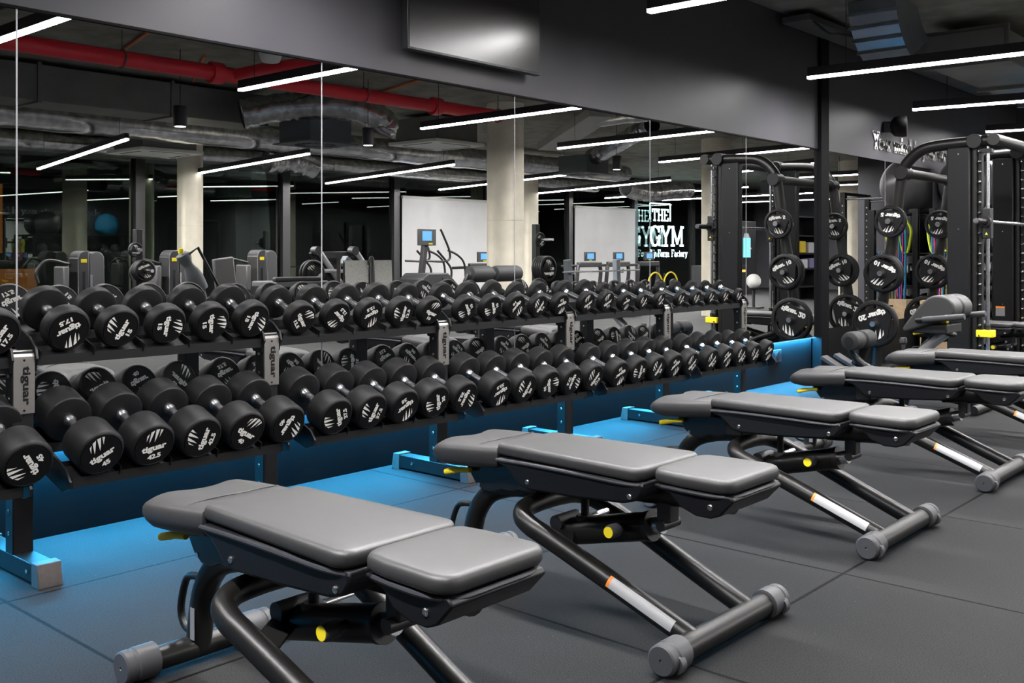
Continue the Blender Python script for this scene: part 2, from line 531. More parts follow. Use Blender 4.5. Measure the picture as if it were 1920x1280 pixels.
# ================================================================= THE SETTING
ZC = 3.1          # underside of the concrete slab
YF = -11.5        # window front across the room
XE = 29.0
st(MB().box(-5, XE, -13, .3, -.12, 0).build('floor', 'floor', smooth=0))
cl = MB().box(-5, XE, -13, .3, ZC, ZC+.3)
st(cl.build('ceiling', 'concrete', smooth=0))
# long wall that carries the mirrors: kick panel, upper wall, plain stretch beyond the mirrors
MIR_Y = -.05
st(MB().box(-5, 8.42, 0, .3, 0, .36).build('baseboard_north', 'kick', smooth=0))
st(MB().box(8.62, 15.7, -.05, .3, 0, .42).build('baseboard_northeast', 'kick', smooth=0))
st(MB().box(-5, 15.7, MIR_Y, .3, 2.02, ZC+.1).build('wall_north', 'wall', smooth=0))
st(MB().box(-5, 11.36, MIR_Y+.012, .3, .36, 2.02).build('wall_behind_mirrors', 'kick', smooth=0))
st(MB().box(11.37, 15.7, MIR_Y, .3, .42, 2.02).build('wall_northeast', 'wall', smooth=0))
st(MB().box(8.445, 8.6, -.085, 0, 0, ZC).build('trim_1', 'pillar', smooth=0))
st(MB().box(15.7, 16.1, -2.7, .3, 0, ZC+.1).build('wall_east', 'wall', smooth=0))
st(MB().box(16.1, XE, -2.7, -2.5, 0, ZC+.1).build('wall_northeast_return', 'wall', smooth=0))
st(MB().box(XE, XE+.2, -13, -2.5, 0, ZC+.1).build('wall_far_east', 'wall', smooth=0))
st(MB().box(-5.2, -5, -13, .3, 0, ZC+.1).build('wall_west', 'wall', smooth=0))
# thin ledge that carries the blue strip, hidden under the mirror foot
XJ = [-1.24, .166, 1.574, 2.989, 4.387, 5.794, 7.147, 8.44]
XK = [8.605, 9.99, 11.36]
where = ['at the far left edge beside the first panel joint', 'behind the leftmost rack bays', 'behind the second and third rack bays', 'behind the concrete column reflection',
         'showing the reflected glowing sign', 'showing the reflected weight tree', 'just left of the black pillar', 'just right of the black pillar', 'behind the guided barbell frame']
k = 0
for a, b in list(zip(XJ[:-1], XJ[1:]))+list(zip(XK[:-1], XK[1:])):
    z0 = .36 if b < 8.5 else .42
    if b > 0:
        o = MB().box(a+.003, b-.003, MIR_Y, MIR_Y+.006, z0, 2.018).build('wall_mirror', 'mirror', smooth=0)
        tag(o, 'tall frameless wall mirror panel '+where[k], 'mirror', 'wall mirror panels')
        k += 1
n = 2
for x in XJ[2:-1]+XK[1:2]:
    st(MB().box(x-.0028, x+.0028, MIR_Y-.001, MIR_Y+.004, .36 if x < 8.5 else .42, 2.018).build('trim_%d' % n, 'joint', smooth=0)); n += 1
st(MB().box(-1.2, 8.44, MIR_Y-.012, MIR_Y+.004, 2.012, 2.022).build('trim_%d' % n, 'pillar', smooth=0)); n += 1
o = MB().box(-1.2, 8.43, -.036, -.014, .348, .358).build('light_strip', 'led', smooth=0)
tag(o, 'blue light strip glowing under the lower edge of the mirrors', 'light strip')
# window front
GL = [-2.9, 0, 2.5, 5.25, 8.06, 10.9, 13.6, 16.4, 19.3, 22.1, 25.0, 28.9]
for i, (a, b) in enumerate(zip(GL[2:-1], GL[3:])):
    w = MB().box(a, a+.16, YF-.1, YF+.06, 0, ZC).box(a+.16, b, YF-.1, YF+.03, 0, .12).box(a+.16, b, YF-.1, YF+.03, 2.72, ZC)
    w = st(w.build('window_%d' % (i+1), 'mullion', smooth=0))
    MB().box(a+.16, b, YF-.03, YF-.02, .12, 2.72).build('pane', 'pane', w, smooth=0)
st(MB().box(-5, 2.5, YF-.2, YF, 0, ZC).build('wall_south', 'wall', smooth=0))
# round concrete columns
for (x, y, r, nm) in ((10.03, -5.2, .25, 'column'), (15.56, -5.2, .25, 'column'), (21.3, -5.2, .25, 'column'), (8.62, -10.75, .2, 'column'), (17.0, -10.75, .2, 'column')):
    m = MB()
    for z0, z1 in ((0, 1.53), (1.532, ZC+.02)):
        m.tube([(x, y, z0), (x, y, z1)], r, 40)
    st(m.build('column', 'column'))

# ================================================================= LIGHT LINES
def light_line(p, q, label, group, glow='lamp_light'):
    p, q = Vector(p), Vector(q)
    t = thing('linear_pendant_light', p, label, 'ceiling light', group)
    d = (q-p).normalized()
    up = Vector((0, 0, 1))
    z = Vector((0, 0, 0))
    v = q-p
    b = MB().bar(z+up*.045, v+up*.045, .055, .07)
    b.build('housing', 'lamp_body', t, smooth=0)
    e = MB().bar(z-d*.004+up*.002, v+d*.004+up*.002, .046, .022)
    e.build('diffuser', glow, t, smooth=0)
    for f in (.07, .93):
        c = p.lerp(q, f)
        c0 = v*f
        MB().cyl(c0+up*.08, (c0.x, c0.y, ZC-p.z+.02), .003, 6).build('suspension_wire', 'cable', t)
NEAR = ['hanging over the nearest benches', 'hanging left of the television', 'second in the row along the mirrors', 'nearest of three at the upper right',
        'middle of three at the upper right', 'farthest of three at the upper right', 'last of the row along the mirrors']
row1 = [((2.70, -.37, 2.5), (2.70, -3.6, 2.5)), ((4.88, -.66, 2.5), (4.90, -3.65, 2.5)), ((7.58, -.37, 2.5), (7.95, -4.62, 2.53)),
        ((9.95, -.345, 2.5), (10.55, -4.7, 2.51)), ((12.34, -.32, 2.5), (13.1, -4.75, 2.5)), ((14.8, -2.9, 2.5), (15.6, -4.8, 2.5)), ((.3, -.37, 2.5), (.3, -3.6, 2.5))]
for (p, q), w in zip(row1, [NEAR[1], NEAR[2], NEAR[3], NEAR[4], NEAR[5], NEAR[6], NEAR[0]]):
    light_line(p, q, 'black white-glowing light line '+w, 'light lines along the mirrors')
row2 = [((6.1, -7.95, 2.5), (6.33, -11.0, 2.32)), ((8.7, -7.75, 2.5), (8.66, -11.0, 2.35)), ((11.3, -7.45, 2.5), (11.55, -11.0, 2.38)),
        ((14.05, -7.15, 2.5), (14.45, -11.0, 2.40)), ((16.5, -6.75, 2.5), (17.2, -11.0, 2.42)), ((19.3, -6.6, 2.5), (20.2, -11.0, 2.46)), ((22.2, -6.5, 2.5), (22.6, -10.9, 2.5)), ((3.4, -7.9, 2.5), (3.5, -11.0, 2.4))]
W2 = ['reflected left of the far pale column', 'reflected in front of the far pale column', 'reflected above the leg press', 'reflected across the thick column',
      'reflected above the right pale blind', 'reflected above the glowing sign', 'reflected beyond the glowing sign', 'reflected at the far left']
for (p, q), w in zip(row2, W2):
    light_line(p, q, 'slightly tilted light line by the windows, '+w, 'light lines by the windows', 'lamp_light_window')
row3 = [((17.5, -3.3, 2.5), (17.5, -4.9, 2.5)), ((25, -6.5, 2.5), (25, -10.9, 2.5)), ((20, -3.2, 2.5), (20, -5, 2.5)), ((23, -3.2, 2.5), (23, -5, 2.5)), ((26, -3.2, 2.5), (26, -5, 2.5))]
for i, (p, q) in enumerate(row3):
    light_line(p, q, 'distant short light line reflected at the right, %s of five' % ORD[i], 'distant light lines')

# ================================================================= CEILING SERVICES
def pipe(name, path, r, m, label, cat, n=12, group=None):
    return tag(MB().tube(path, r, n).build(name, m), label, cat, group)
tz = 2.84
t = thing('sprinkler_main', (0, -4.76, tz), 'thick red sprinkler pipe running under the slab along the room', 'pipe')
MB().tube([(-2, 0, 0), (9.45, 0, 0)], .075, 16).build('main_pipe', 'pipe_red', t)
MB().tube([(5.55, 0, 0), (5.6, .4, .02), (6.1, 3.0, .02)], .06, 14).build('branch_pipe', 'pipe_red', t)
for x in (.9, 5.35, 5.75, 8.3):
    MB().tube([(x-.06, 0, 0), (x+.06, 0, 0)], .105, 14).build('coupling', 'pipe_red', t)
for x in (2.2, 4.4, 7.2, 9.4):
    m = MB().cyl((x, 0, .08), (x, 0, ZC-tz+.01), .006, 6)
    m.tube([(x, .084*math.cos(a), .084*math.sin(a)) for a in [2*PI*i/14 for i in range(15)]], .007, 6)
    m.build('pipe_hanger', 'duct_gray', t)
MB().tube([(2.5, 0, 0), (2.5, 0, ZC-tz)], .04, 10).build('riser', 'pipe_red', t)
pipe('sprinkler_pipe', [(12.6, -3.3, 2.86), (24, -3.3, 2.86)], .05, 'pipe_red', 'thinner red sprinkler pipe reflected right of the thick column', 'pipe')
pipe('cable_conduit', smooth_path([(3.4, -2.6, 3.04), (3.2, -4.9, 3.03), (3.3, -5.5, 3.03), (5, -5.9, 3.03), (9, -5.9, 3.03)]), .02, 'cable', 'black cable run curving along the slab', 'cable')
pipe('ceiling_conduit', [(4.3, -3.6, 3.08), (4.9, -5.9, 3.08)], .016, 'conduit', 'orange conduit crossing the slab near the ceiling speaker', 'conduit', 8, 'orange conduits')
pipe('ceiling_conduit', [(5.5, -5.2, 3.08), (6.2, -6.6, 3.08)], .016, 'conduit', 'orange conduit crossing the slab behind the red pipe tee', 'conduit', 8, 'orange conduits')
pipe('ceiling_conduit', [(7.6, -3.6, 3.08), (8.2, -5.7, 3.08)], .016, 'conduit', 'orange conduit crossing the slab left of the thick column', 'conduit', 8, 'orange conduits')
pipe('cold_water_pipe', [(5.9, -3.4, 2.95), (14.5, -3.4, 2.95)], .03, 'cable', 'dark insulated pipe below the slab near the mirrors', 'pipe')
# big ducts that run along the room
def foil_duct(name, path, r, label, squash=.8, n=26, amp=.05, rib=0):
    P = []
    for a, b in zip(path[:-1], path[1:]):
        L = (Vector(b)-Vector(a)).length
        k = max(2, int(L/(.05 if rib else .14)))
        P += [Vector(a).lerp(Vector(b), i/k) for i in range(k)]
    P.append(Vector(path[-1]))
    R = [r*(1+random.uniform(-amp, amp)+(rib*(i % 2))) for i in range(len(P))]
    m = MB().tube(P, R, n, caps=False)
    zc = sum(p.z for p in P)/len(P)
    if squash != 1: m.v = [(x, y, zc+(z-zc)*squash) for x, y, z in m.v]
    return tag(m.build(name, 'foil', smooth=70), label, 'air duct')
foil_duct('insulated_duct', [(-1, -9.0, 2.83), (8.5, -8.95, 2.83), (18, -8.9, 2.82)], .24, 'foil-wrapped air duct nearer the mirrors, reflected behind the pendant spots')
foil_duct('insulated_duct', [(-1, -11.19, 2.74), (10, -11.19, 2.74), (20, -11.18, 2.74)], .18, 'foil-wrapped air duct by the window front, reflected low')
t = thing('rectangular_duct', (0, -7.0, 2.72), 'dark rectangular duct hanging beside the foil-wrapped duct', 'air duct')
MB().box(-1, 7.3, -.3, .3, -.05, .33).build('duct_body', 'duct_gray', t, bevel=.01)
for x in (1.5, 3.0, 4.5, 6.0):
    MB().box(x-.02, x+.02, -.32, .32, -.07, .35).build('flange', 'duct_gray', t)
foil_duct('flexible_duct', smooth_path([(6.75, -6.45, 2.74), (7.2, -6.2, 2.85), (7.75, -5.75, 2.88), (8.25, -5.65, 2.74), (8.25, -5.7, 2.58)], 8), .165, 'crumpled flexible foil hose feeding the square ceiling diffuser', 1, 22, .06, .07)
foil_duct('flexible_duct', smooth_path([(13.2, -6.15, 2.66), (12.9, -5.5, 2.78), (12.4, -4.7, 2.89), (12.05, -4.2, 2.93)], 8), .13, 'crumpled flexible foil hose reflected right of the thick column', 1, 22, .06, .07)
foil_duct('flexible_duct', smooth_path([(9.0, -9.2, 2.5), (9.5, -9.2, 2.55), (9.9, -9.2, 2.45)], 8), .17, 'crumpled foil hose end reflected left of the pale blind', 1, 20, .08, .1)
foil_duct('flexible_duct', smooth_path([(16.8, -8.0, 2.42), (17.6, -8.0, 2.36), (18.4, -8.0, 2.44), (19.2, -8.0, 2.5)], 8), .17, 'crumpled foil hose reflected above the light line near the sign', 1, 20, .08, .1)
t = thing('inclined_duct', (0, 0, 0), 'flat gray duct sloping down to the right of the thick column', 'air duct')
MB().bar((11.7, -5.8, 2.70), (10.80, -4.15, 2.97), .40, .12).build('duct_body', 'duct_light', t, bevel=.01)
# ceiling diffusers and cassette units
def diffuser(x, y, z, w, label, h=.3):
    t = thing('ceiling_diffuser', (x, y, z), label, 'air vent', 'ceiling diffusers')
    MB().box(-w*.42, w*.42, -w*.42, w*.42, .015, h).build('plenum_box', 'unit_gray', t, smooth=0)
    MB().box(-w/2, w/2, -w/2, w/2, 0, .015).build('face_plate', 'unit_gray', t, smooth=0)
    g = MB()
    for i in range(20):
        a = 2*PI*i/20
        c0, s0 = math.cos(a), math.sin(a)
        g.bar((c0*w*.17, s0*w*.17, -.003), (c0*w*.34, s0*w*.34, -.003), w*.045, .004)
    g.build('swirl_slots', 'black', t, smooth=0)
diffuser(7.75, -6.35, 2.45, .75, 'square swirl ceiling diffuser under the crumpled foil hose')
diffuser(13.25, -6.35, 2.40, .7, 'square ceiling diffuser reflected right of the thick column')
diffuser(22.0, -7.2, 2.5, .8, 'square ceiling diffuser reflected above the sign')
def cassette(x, y, z, label):
    t = thing('cassette_air_conditioner', (x, y, z), label, 'air conditioner', 'ceiling cassette units')
    MB().box(-.42, .42, -.42, .42, .05, .38).build('unit_body', 'duct_gray', t, smooth=0)
    p = MB().box(-.5, .5, -.5, .5, 0, .05).build('panel', 'unit_white', t, bevel=.01)
    for a, b in ((-.41, -.38), (.38, .41)):
        MB().box(-.3, .3, a, b, -.004, .002).build('slot', 'black', t, smooth=0)
        MB().box(a, b, -.3, .3, -.004, .002).build('slot', 'black', t, smooth=0)
cassette(10.25, -6.75, 2.66, 'white cassette air conditioner reflected left of the thick column')
cassette(7.55, -9.9, 2.55, 'white cassette air conditioner reflected by the far windows')
def spot(x, y, z, label):
    t = thing('pendant_spotlight', (x, y, z), label, 'spotlight', 'black pendant spots')
    MB().lathe([(.062, 0), (.066, .01), (.066, .2), (.05, .205)], 24, axis='z').build('canister', 'lamp_body', t)
    MB().cyl((0, 0, -.001), (0, 0, .001), .05, 20).build('lens', 'lamp_cool', t)
    MB().cyl((0, 0, .2), (0, 0, ZC-z+.01), .004, 6).build('cord', 'cable', t)
spot(5.2, -5.15, 2.34, 'black cylinder pendant spot reflected left of the foil hose')
spot(7.55, -5.1, 2.34, 'black cylinder pendant spot reflected left of the thick column')
spot(12.1, -4.85, 2.33, 'black cylinder pendant spot reflected right of the thick column')
t = thing('ceiling_speaker', (5.45, -4.0, 2.86), 'white tapered ceiling speaker reflected near the top left', 'speaker')
MB().lathe([(.07, 0), (.085, .01), (.12, .12), (.1, .13)], 24, axis='z').build('speaker_cone', 'unit_white', t)
for dx in (-.04, .04): MB().cyl((dx, 0, .12), (dx, 0, ZC-2.85), .004, 6).build('suspension_wire', 'cable', t)
# metal ductwork above the right-hand benches
t = thing('zinc_duct', (0, 0, 0), 'bluish zinc duct elbow curving down at the upper right', 'air duct')
pa = [(10.15, -.9+.0, 3.02), (10.2, -.9, 2.9)]
el = MB()
cur = [(7.75, 3.09), (7.765, 2.99), (7.81, 2.89), (7.88, 2.80), (7.97, 2.72), (8.08, 2.66)]
for (x0, z0), (x1, z1) in zip(cur[:-1], cur[1:]):
    el.add([(x0, -.62, z0), (x0, -1.0, z0), (x1, -1.0, z1), (x1, -.62, z1)], [(0, 1, 2, 3)])
    el.add([(x0, -.62, z0), (x1, -.62, z1), (x1+.40, -.62, min(3.09, z1+.20)), (x0+.40, -.62, min(3.09, z0+.2))], [(0, 1, 2, 3)])
    el.add([(x0, -1.0, z0), (x0+.40, -1.0, min(3.09, z0+.2)), (x1+.40, -1.0, min(3.09, z1+.20)), (x1, -1.0, z1)], [(0, 1, 2, 3)])
el.build('elbow', 'zinc', t, smooth=50)
for i in (1, 2, 3, 4):
    x, z = cur[i]
    MB().box(x-.018, x+.010, -1.012, -.608, z-.012, z+.012).build('seam_band', 'zinc', t)
t = thing('rectangular_duct', (0, 0, 0), 'gray rectangular duct along the ceiling at the upper right', 'air duct')
MB().box(8.9, 13.4, -1.46, -.80, 2.72, 2.98).build('duct_body', 'duct_gray', t, bevel=.01)
for x in (8.95, 10.5, 11.9, 13.2): MB().box(x-.02, x+.02, -1.49, -.77, 2.69, 3.01).build('flange', 'duct_gray', t)
foil_duct('insulated_duct', [(12.2, -2.15, 2.84), (15.6, -2.2, 2.83)], .2, 'foil-wrapped duct beyond the gray duct at the upper right')
foil_duct('insulated_duct', [(11.0, -2.2, 2.93), (11.1, -4.4, 2.93)], .12, 'foil-wrapped cross duct at the far upper right')
pipe('sprinkler_drop', [(12.6, -1.7, 3.09), (12.6, -1.7, 2.60)], .025, 'pipe_red', 'red sprinkler drop pipe hanging at the upper right', 'pipe')
t = thing('cable_tray', (0, 0, 0), 'dark cable tray fixed along the top of the mirror wall', 'cable tray')
MB().box(7.7, 14, -.32, -.08, 3.0, 3.05).build('tray_body', 'duct_gray', t)
MB().tube(smooth_path([(7.75, -.3, 3.02), (8.0, -.35, 2.93), (8.4, -.3, 2.99), (8.9, -.5, 2.95), (9.6, -.4, 2.98)]), .01, 8).build('cable', 'cable', t)
t = thing('wall_speaker', (9.99, -.155, 2.355), 'black round-backed loudspeaker on a wall bracket above the lettering', 'speaker', None, math.radians(18))
MB().box(-.05, .05, .03, .11, -.05, .05).build('wall_bracket', 'black', t, bevel=.006)
MB().lathe([(.05, .05), (.095, .01), (.108, -.06), (.102, -.105), (.09, -.11)], 28).build('speaker_body', 'emblem', t)
# television
t = thing('television', (3.985, -.12, 2.139), 'black flat television hung on the dark wall above the mirrors', 'television')
MB().box(-.525, .525, -.022, .02, 0, .6).build('casing', 'tv_body', t, bevel=.004)
MB().box(-.512, .512, -.0245, -.02, .014, .588).build('screen', 'tv_screen', t, smooth=0)
MB().box(-.2, .2, .02, .068, .12, .5).build('wall_bracket', 'black', t)
# sentence on the wall
m = MB()
tot = sum(SLAB[c][0] for c in 'Your mind is your strongest muscle')
L = 13.12-9.67
sc_ = L/tot
strokes(m, 'Your mind is your strongest muscle', lambda x, y: (9.67+x, MIR_Y-.010, 2.125+y*.98), sc_, .25)
o = m.build('wall_lettering', 'text_white', smooth=0)
tag(o, 'white slab lettering on the dark wall above the right mirrors', 'lettering')
# socket on the kick panel
t = thing('power_outlet', (7.715, -.001, .237), 'double power socket on the blue-lit panel below the mirrors', 'power outlet')
MB().box(-.11, .11, -.012, .0, -.052, .052).build('face_plate', 'shell_rim', t, bevel=.003)
for dx in (-.05, .05): MB().lathe([(.035, 0), (.036, -.006), (.02, -.006)], 20, (dx, -.012, 0)).build('socket', 'black', t)

# ================================================================= DUMBBELL RACK
UX = [1.459+1.006*i for i in range(-1, 6)]
TILT = math.radians(20)
BOLT = MB().lathe([(.008, 0), (.0075, -.002), (.004, -.003)], 12, axis='x').mesh('bolt', 'bolt')
rack = thing('dumbbell_rack', (0, 0, 0), 'long black two-tier dumbbell rack standing along the mirror wall', 'dumbbell rack')
for i, x in enumerate(UX):
    u = MB().box(x-.035, x+.035, -.386, -.325, .07, .762).build('upright', 'rack', rack, bevel=.003)
    for z in (.14, .215, .29, .365, .52, .6, .68):
        put('bolt', BOLT, u).location = (x-.0365, -.356, z)
    MB().box(x-.035, x+.035, -.56, -.08, .008, .072).build('foot', 'rack', rack, bevel=.003)
    for y in (-.5, -.2): put('bolt', BOLT, rack).location = (x-.0365, y, .04)
    for y0, y1, yt in ((-.60, -.545, -.588), (-.055, -.11, -.066)):
        MB().prism([(y0, 0), (y0, .02), (yt, .078), (y1, .079), (y1, 0)], x-.04, x+.04).build('foot_cap', 'foot_rubber', rack, bevel=.002)
    p = MB().box(x-.036, x+.036, -.394, -.3865, .548, .745)
    p.prism([(-.394, .745), (-.3865, .745), (-.372, .762), (-.376, .766)], x-.036, x+.036)
    p = p.build('nameplate', 'steel', rack, bevel=.001)
    tx = MB()
    text(tx, 'tiguar', lambda a, b: (x+b+.004, -.3948, .645-a), .135, .034, .035)
    tx.cyl((x, -.3942, .732), (x, -.396, .732), .004, 8).cyl((x, -.3942, .56), (x, -.396, .56), .004, 8)
    tx.build('plate_lettering', 'emblem', p, smooth=0)
    up = [(-.392, .715), (-.405, .735), (-.395, .768), (-.345, .806), (-.205, .853), (-.13, .88), (-.13, .80), (-.30, .735), (-.325, .69), (-.386, .69)]
    lo = [(-.60, .312), (-.605, .335), (-.575, .372), (-.30, .487), (-.22, .512), (-.22, .44), (-.315, .40), (-.4, .34), (-.55, .295)]
    for s in (-1, 1):
        xs = x+s*.041
        MB().prism(up, xs-.004, xs+.004).build('upper_bracket', 'rack', rack)
        xs = x+s*.064
        MB().prism(lo, xs-.004, xs+.004).build('lower_bracket', 'rack', rack)
    MB().box(x-.066, x+.066, -.386, -.33, .36, .40).build('bracket_block', 'rack', rack)
def rail(mb, x0, x1, fy, fz, ry, rz, lip):
    """two sloping angle irons, front and rear"""
    d = Vector((0, ry-fy, rz-fz)).normalized()
    nrm = Vector((0, -d.z, d.y))
    for c0, w in ((Vector((0, fy, fz)), .044), (Vector((0, ry, rz)), .05)):
        for a, b, off in ((-w, w, -.004),):
            p, q = c0+d*a+nrm*off, c0+d*b+nrm*off
            mb.add([(x, v.y-nrm.y*e, v.z-nrm.z*e) for x in (x0, x1) for v in (p, q) for e in (0, .004)],
                   [(0, 2, 6, 4), (1, 5, 7, 3), (0, 4, 5, 1), (2, 3, 7, 6), (0, 1, 3, 2), (4, 6, 7, 5)])
        e = c0-d*w-nrm*.004
        mb.box(x0, x1, e.y-.003, e.y+.001, e.z-lip, e.z+.004)
        e = c0+d*w-nrm*.004
        mb.box(x0, x1, e.y-.001, e.y+.003, e.z-.004, e.z+.018)
SADDLE = MB().bar((0, -.05, -.012), (0, .03, .017), .004, .03).mesh('saddle_divider', 'rack')
TIERS = {'upper': (-.345, .758, -.166, .823), 'lower': (-.54, .357, -.30, .444)}
for i in range(-1, 5):
    xa, xb = UX[i+1], UX[i+2]
    for tier, (fy, fz, ry, rz) in TIERS.items():
        g = .046 if tier == 'upper' else .08
        m = MB()
        rail(m, xa+g, xb-g, fy, fz, ry, rz, .03)
        tr = m.build('%s_tray' % tier, 'rack', rack)
        for j in range(6):
            xx = xa+.055+.191*j
            if xx < xa+g or xx > xb-g: continue
            put('saddle_divider', SADDLE, tr).location = (xx, fy, fz)

# ================================================================= DUMBBELLS
HEAD = {45: (.085, .120), 42.5: (.085, .114), 40: (.084, .108), 37.5: (.085, .102), 35: (.084, .098), 32.5: (.083, .092), 30: (.083, .086), 27.5: (.082, .080),
        25: (.081, .074), 22.5: (.079, .070), 20: (.077, .062), 17.5: (.082, .054), 15: (.078, .052), 12.5: (.073, .048), 10: (.071, .043), 7.5: (.067, .039), 5: (.058, .035), 4: (.055, .033), 2: (.053, .030)}
_h, _p, _g = {}, {}, {}
def head_mesh(w):
    if w not in _h:
        r, L = HEAD[w]
        b = r*.16
        prof = [(r*.83, -L/2+.003), (r*.86, -L/2), (r*.91, -L/2+b*.12), (r*.96, -L/2+b*.5), (r, -L/2+b), (r, L/2-b*.55), (r*.985, L/2-b*.15), (r*.94, L/2), (.03, L/2)]
        _h[w] = MB().lathe(prof, 48).mesh('weight_head', 'rubber', 50)
    return _h[w]
def fmt(w): return str(int(w)) if w == int(w) else str(w)
def plate_mesh(w):
    if w not in _p:
        r = HEAD[w][0]*.835
        m = MB().lathe([(r, .004), (r*.985, 0), (.001, 0)], 48)
        m.mat(1)
        y = -.0012
        for c in CLAWS:
            m.add([(p[0]*r, y, p[1]*r*1.12) for p in c], [tuple(range(len(c)))])
        text(m, 'tiguar', lambda a, b: (a, y, b-.13*r), r*1.30, r*.43, .045)
        s = fmt(w)
        text(m, s, lambda a, b: (a, y, b-.57*r), r*(.21*len(s.replace('.', ''))+(.07 if '.' in s else 0)), r*.27, .05)
        _p[w] = m.mesh('face_plate', ['emblem', 'white_print'], 30)
    return _p[w]
def grip_mesh(gl):
    k = round(gl, 3)
    if k not in _g:
        h = gl/2
        _g[k] = MB().lathe([(.022, -h-.004), (.022, -h+.012), (.0165, -h+.02), (.0165, -h+.03), (.0175, 0), (.0165, h-.03), (.0165, h-.02), (.022, h-.012), (.022, h+.004)], 28).mesh('handle', 'chrome', 40)
    return _g[k]
def dumbbell(x, tier, w, ang, label):
    r, L = HEAD[w]
    gl = .14
    fy, fz, ry, rz = TIERS[tier]
    d = Vector((0, fy-ry, fz-rz)).normalized()       # towards the room
    nrm = Vector((0, d.z, -d.y))
    face_y = -.404 if tier == 'upper' else -.625
    base = Vector((x, fy, fz))+nrm*(r+.001)
    tt = (face_y-base.y)/d.y                        # distance from the rest line to the front face
    c = base+d*(tt-L-gl/2)
    t = thing('dumbbell', c, label, 'dumbbell', 'dumbbells on the two-tier rack')
    t.rotation_euler = (math.atan2(-d.z, -d.y), 0, 0)
    o = L/2+gl/2
    a = put('weight_head', head_mesh(w), t); a.location = (0, -o, 0)
    b = put('weight_head', head_mesh(w), t); b.location = (0, o, 0); b.rotation_euler = (0, 0, PI)
    put('handle', grip_mesh(gl), t)
    f = put('face_plate', plate_mesh(w), a); f.location = (0, -L/2-.0005, 0); f.rotation_euler = (0, -math.radians(ang), 0)
    g = put('face_plate', plate_mesh(w), b); g.location = (0, -L/2-.0005, 0); g.rotation_euler = (0, math.radians(random.choice([20, 75, 130, 200, 250, 310])), 0)
UP = [[(17.5, 206), (15, 66), (15, 270), (15, 279), (15, 252)], [(12.5, 306), (12.5, 141), (12.5, 204), (12.5, 86), (10, 340)],
      [(10, 128), (10, 120), (10, 233), (7.5, 63), (7.5, 201)], [(7.5, 33), (7.5, 30), (5, 205), (4, 68), (4, 50)], [(4, 68), (4, 75), (2, 58), (2, 62), (2, 75)]]
LO = [[(45, 31), (42.5, 10), (42.5, 79), (40, 329), (40, 242)], [(37.5, 112), (37.5, 75), (35, 211), (35, 112), (32.5, 252)],
      [(32.5, 203), (30, 69), (30, 294), (27.5, 259), (27.5, 58)], [(25, 206), (25, 97), (25, 65), (25, 216), (22.5, 48)], [(22.5, 55), (22.5, 222), (22.5, 62), (20, 68), (20, 205)]]
BAY = ['leftmost full', 'second', 'middle', 'fourth', 'rightmost']
for tier, tab in (('upper', UP), ('lower', LO)):
    for i, row in enumerate(tab):
        for j, (w, a) in enumerate(row):
            mark = ('marked %s ' % fmt(w)) if w >= 5 else ''
            lab = 'black dumbbell %s%s of five on the %s tier, %s rack bay' % (mark, ORD[j], tier, BAY[i])
            dumbbell(UX[i+1]+(.15 if tier == 'upper' else .16)+.191*j, tier, w, a, lab)
dumbbell(UX[0]+.16+.191*4, 'lower', 45, 122, 'black round dumbbell marked 45 cut by the left picture edge, lower tier')
dumbbell(UX[0]+.15+.191*4, 'upper', 17.5, 60, 'black round dumbbell cut by the left picture edge, upper tier')
dumbbell(UX[0]+.16+.191*3, 'lower', 45, 20, 'black round dumbbell left of the picture edge seen only reflected, lower tier')
dumbbell(UX[0]+.15+.191*3, 'upper', 17.5, 200, 'black round dumbbell left of the picture edge seen only reflected, upper tier')

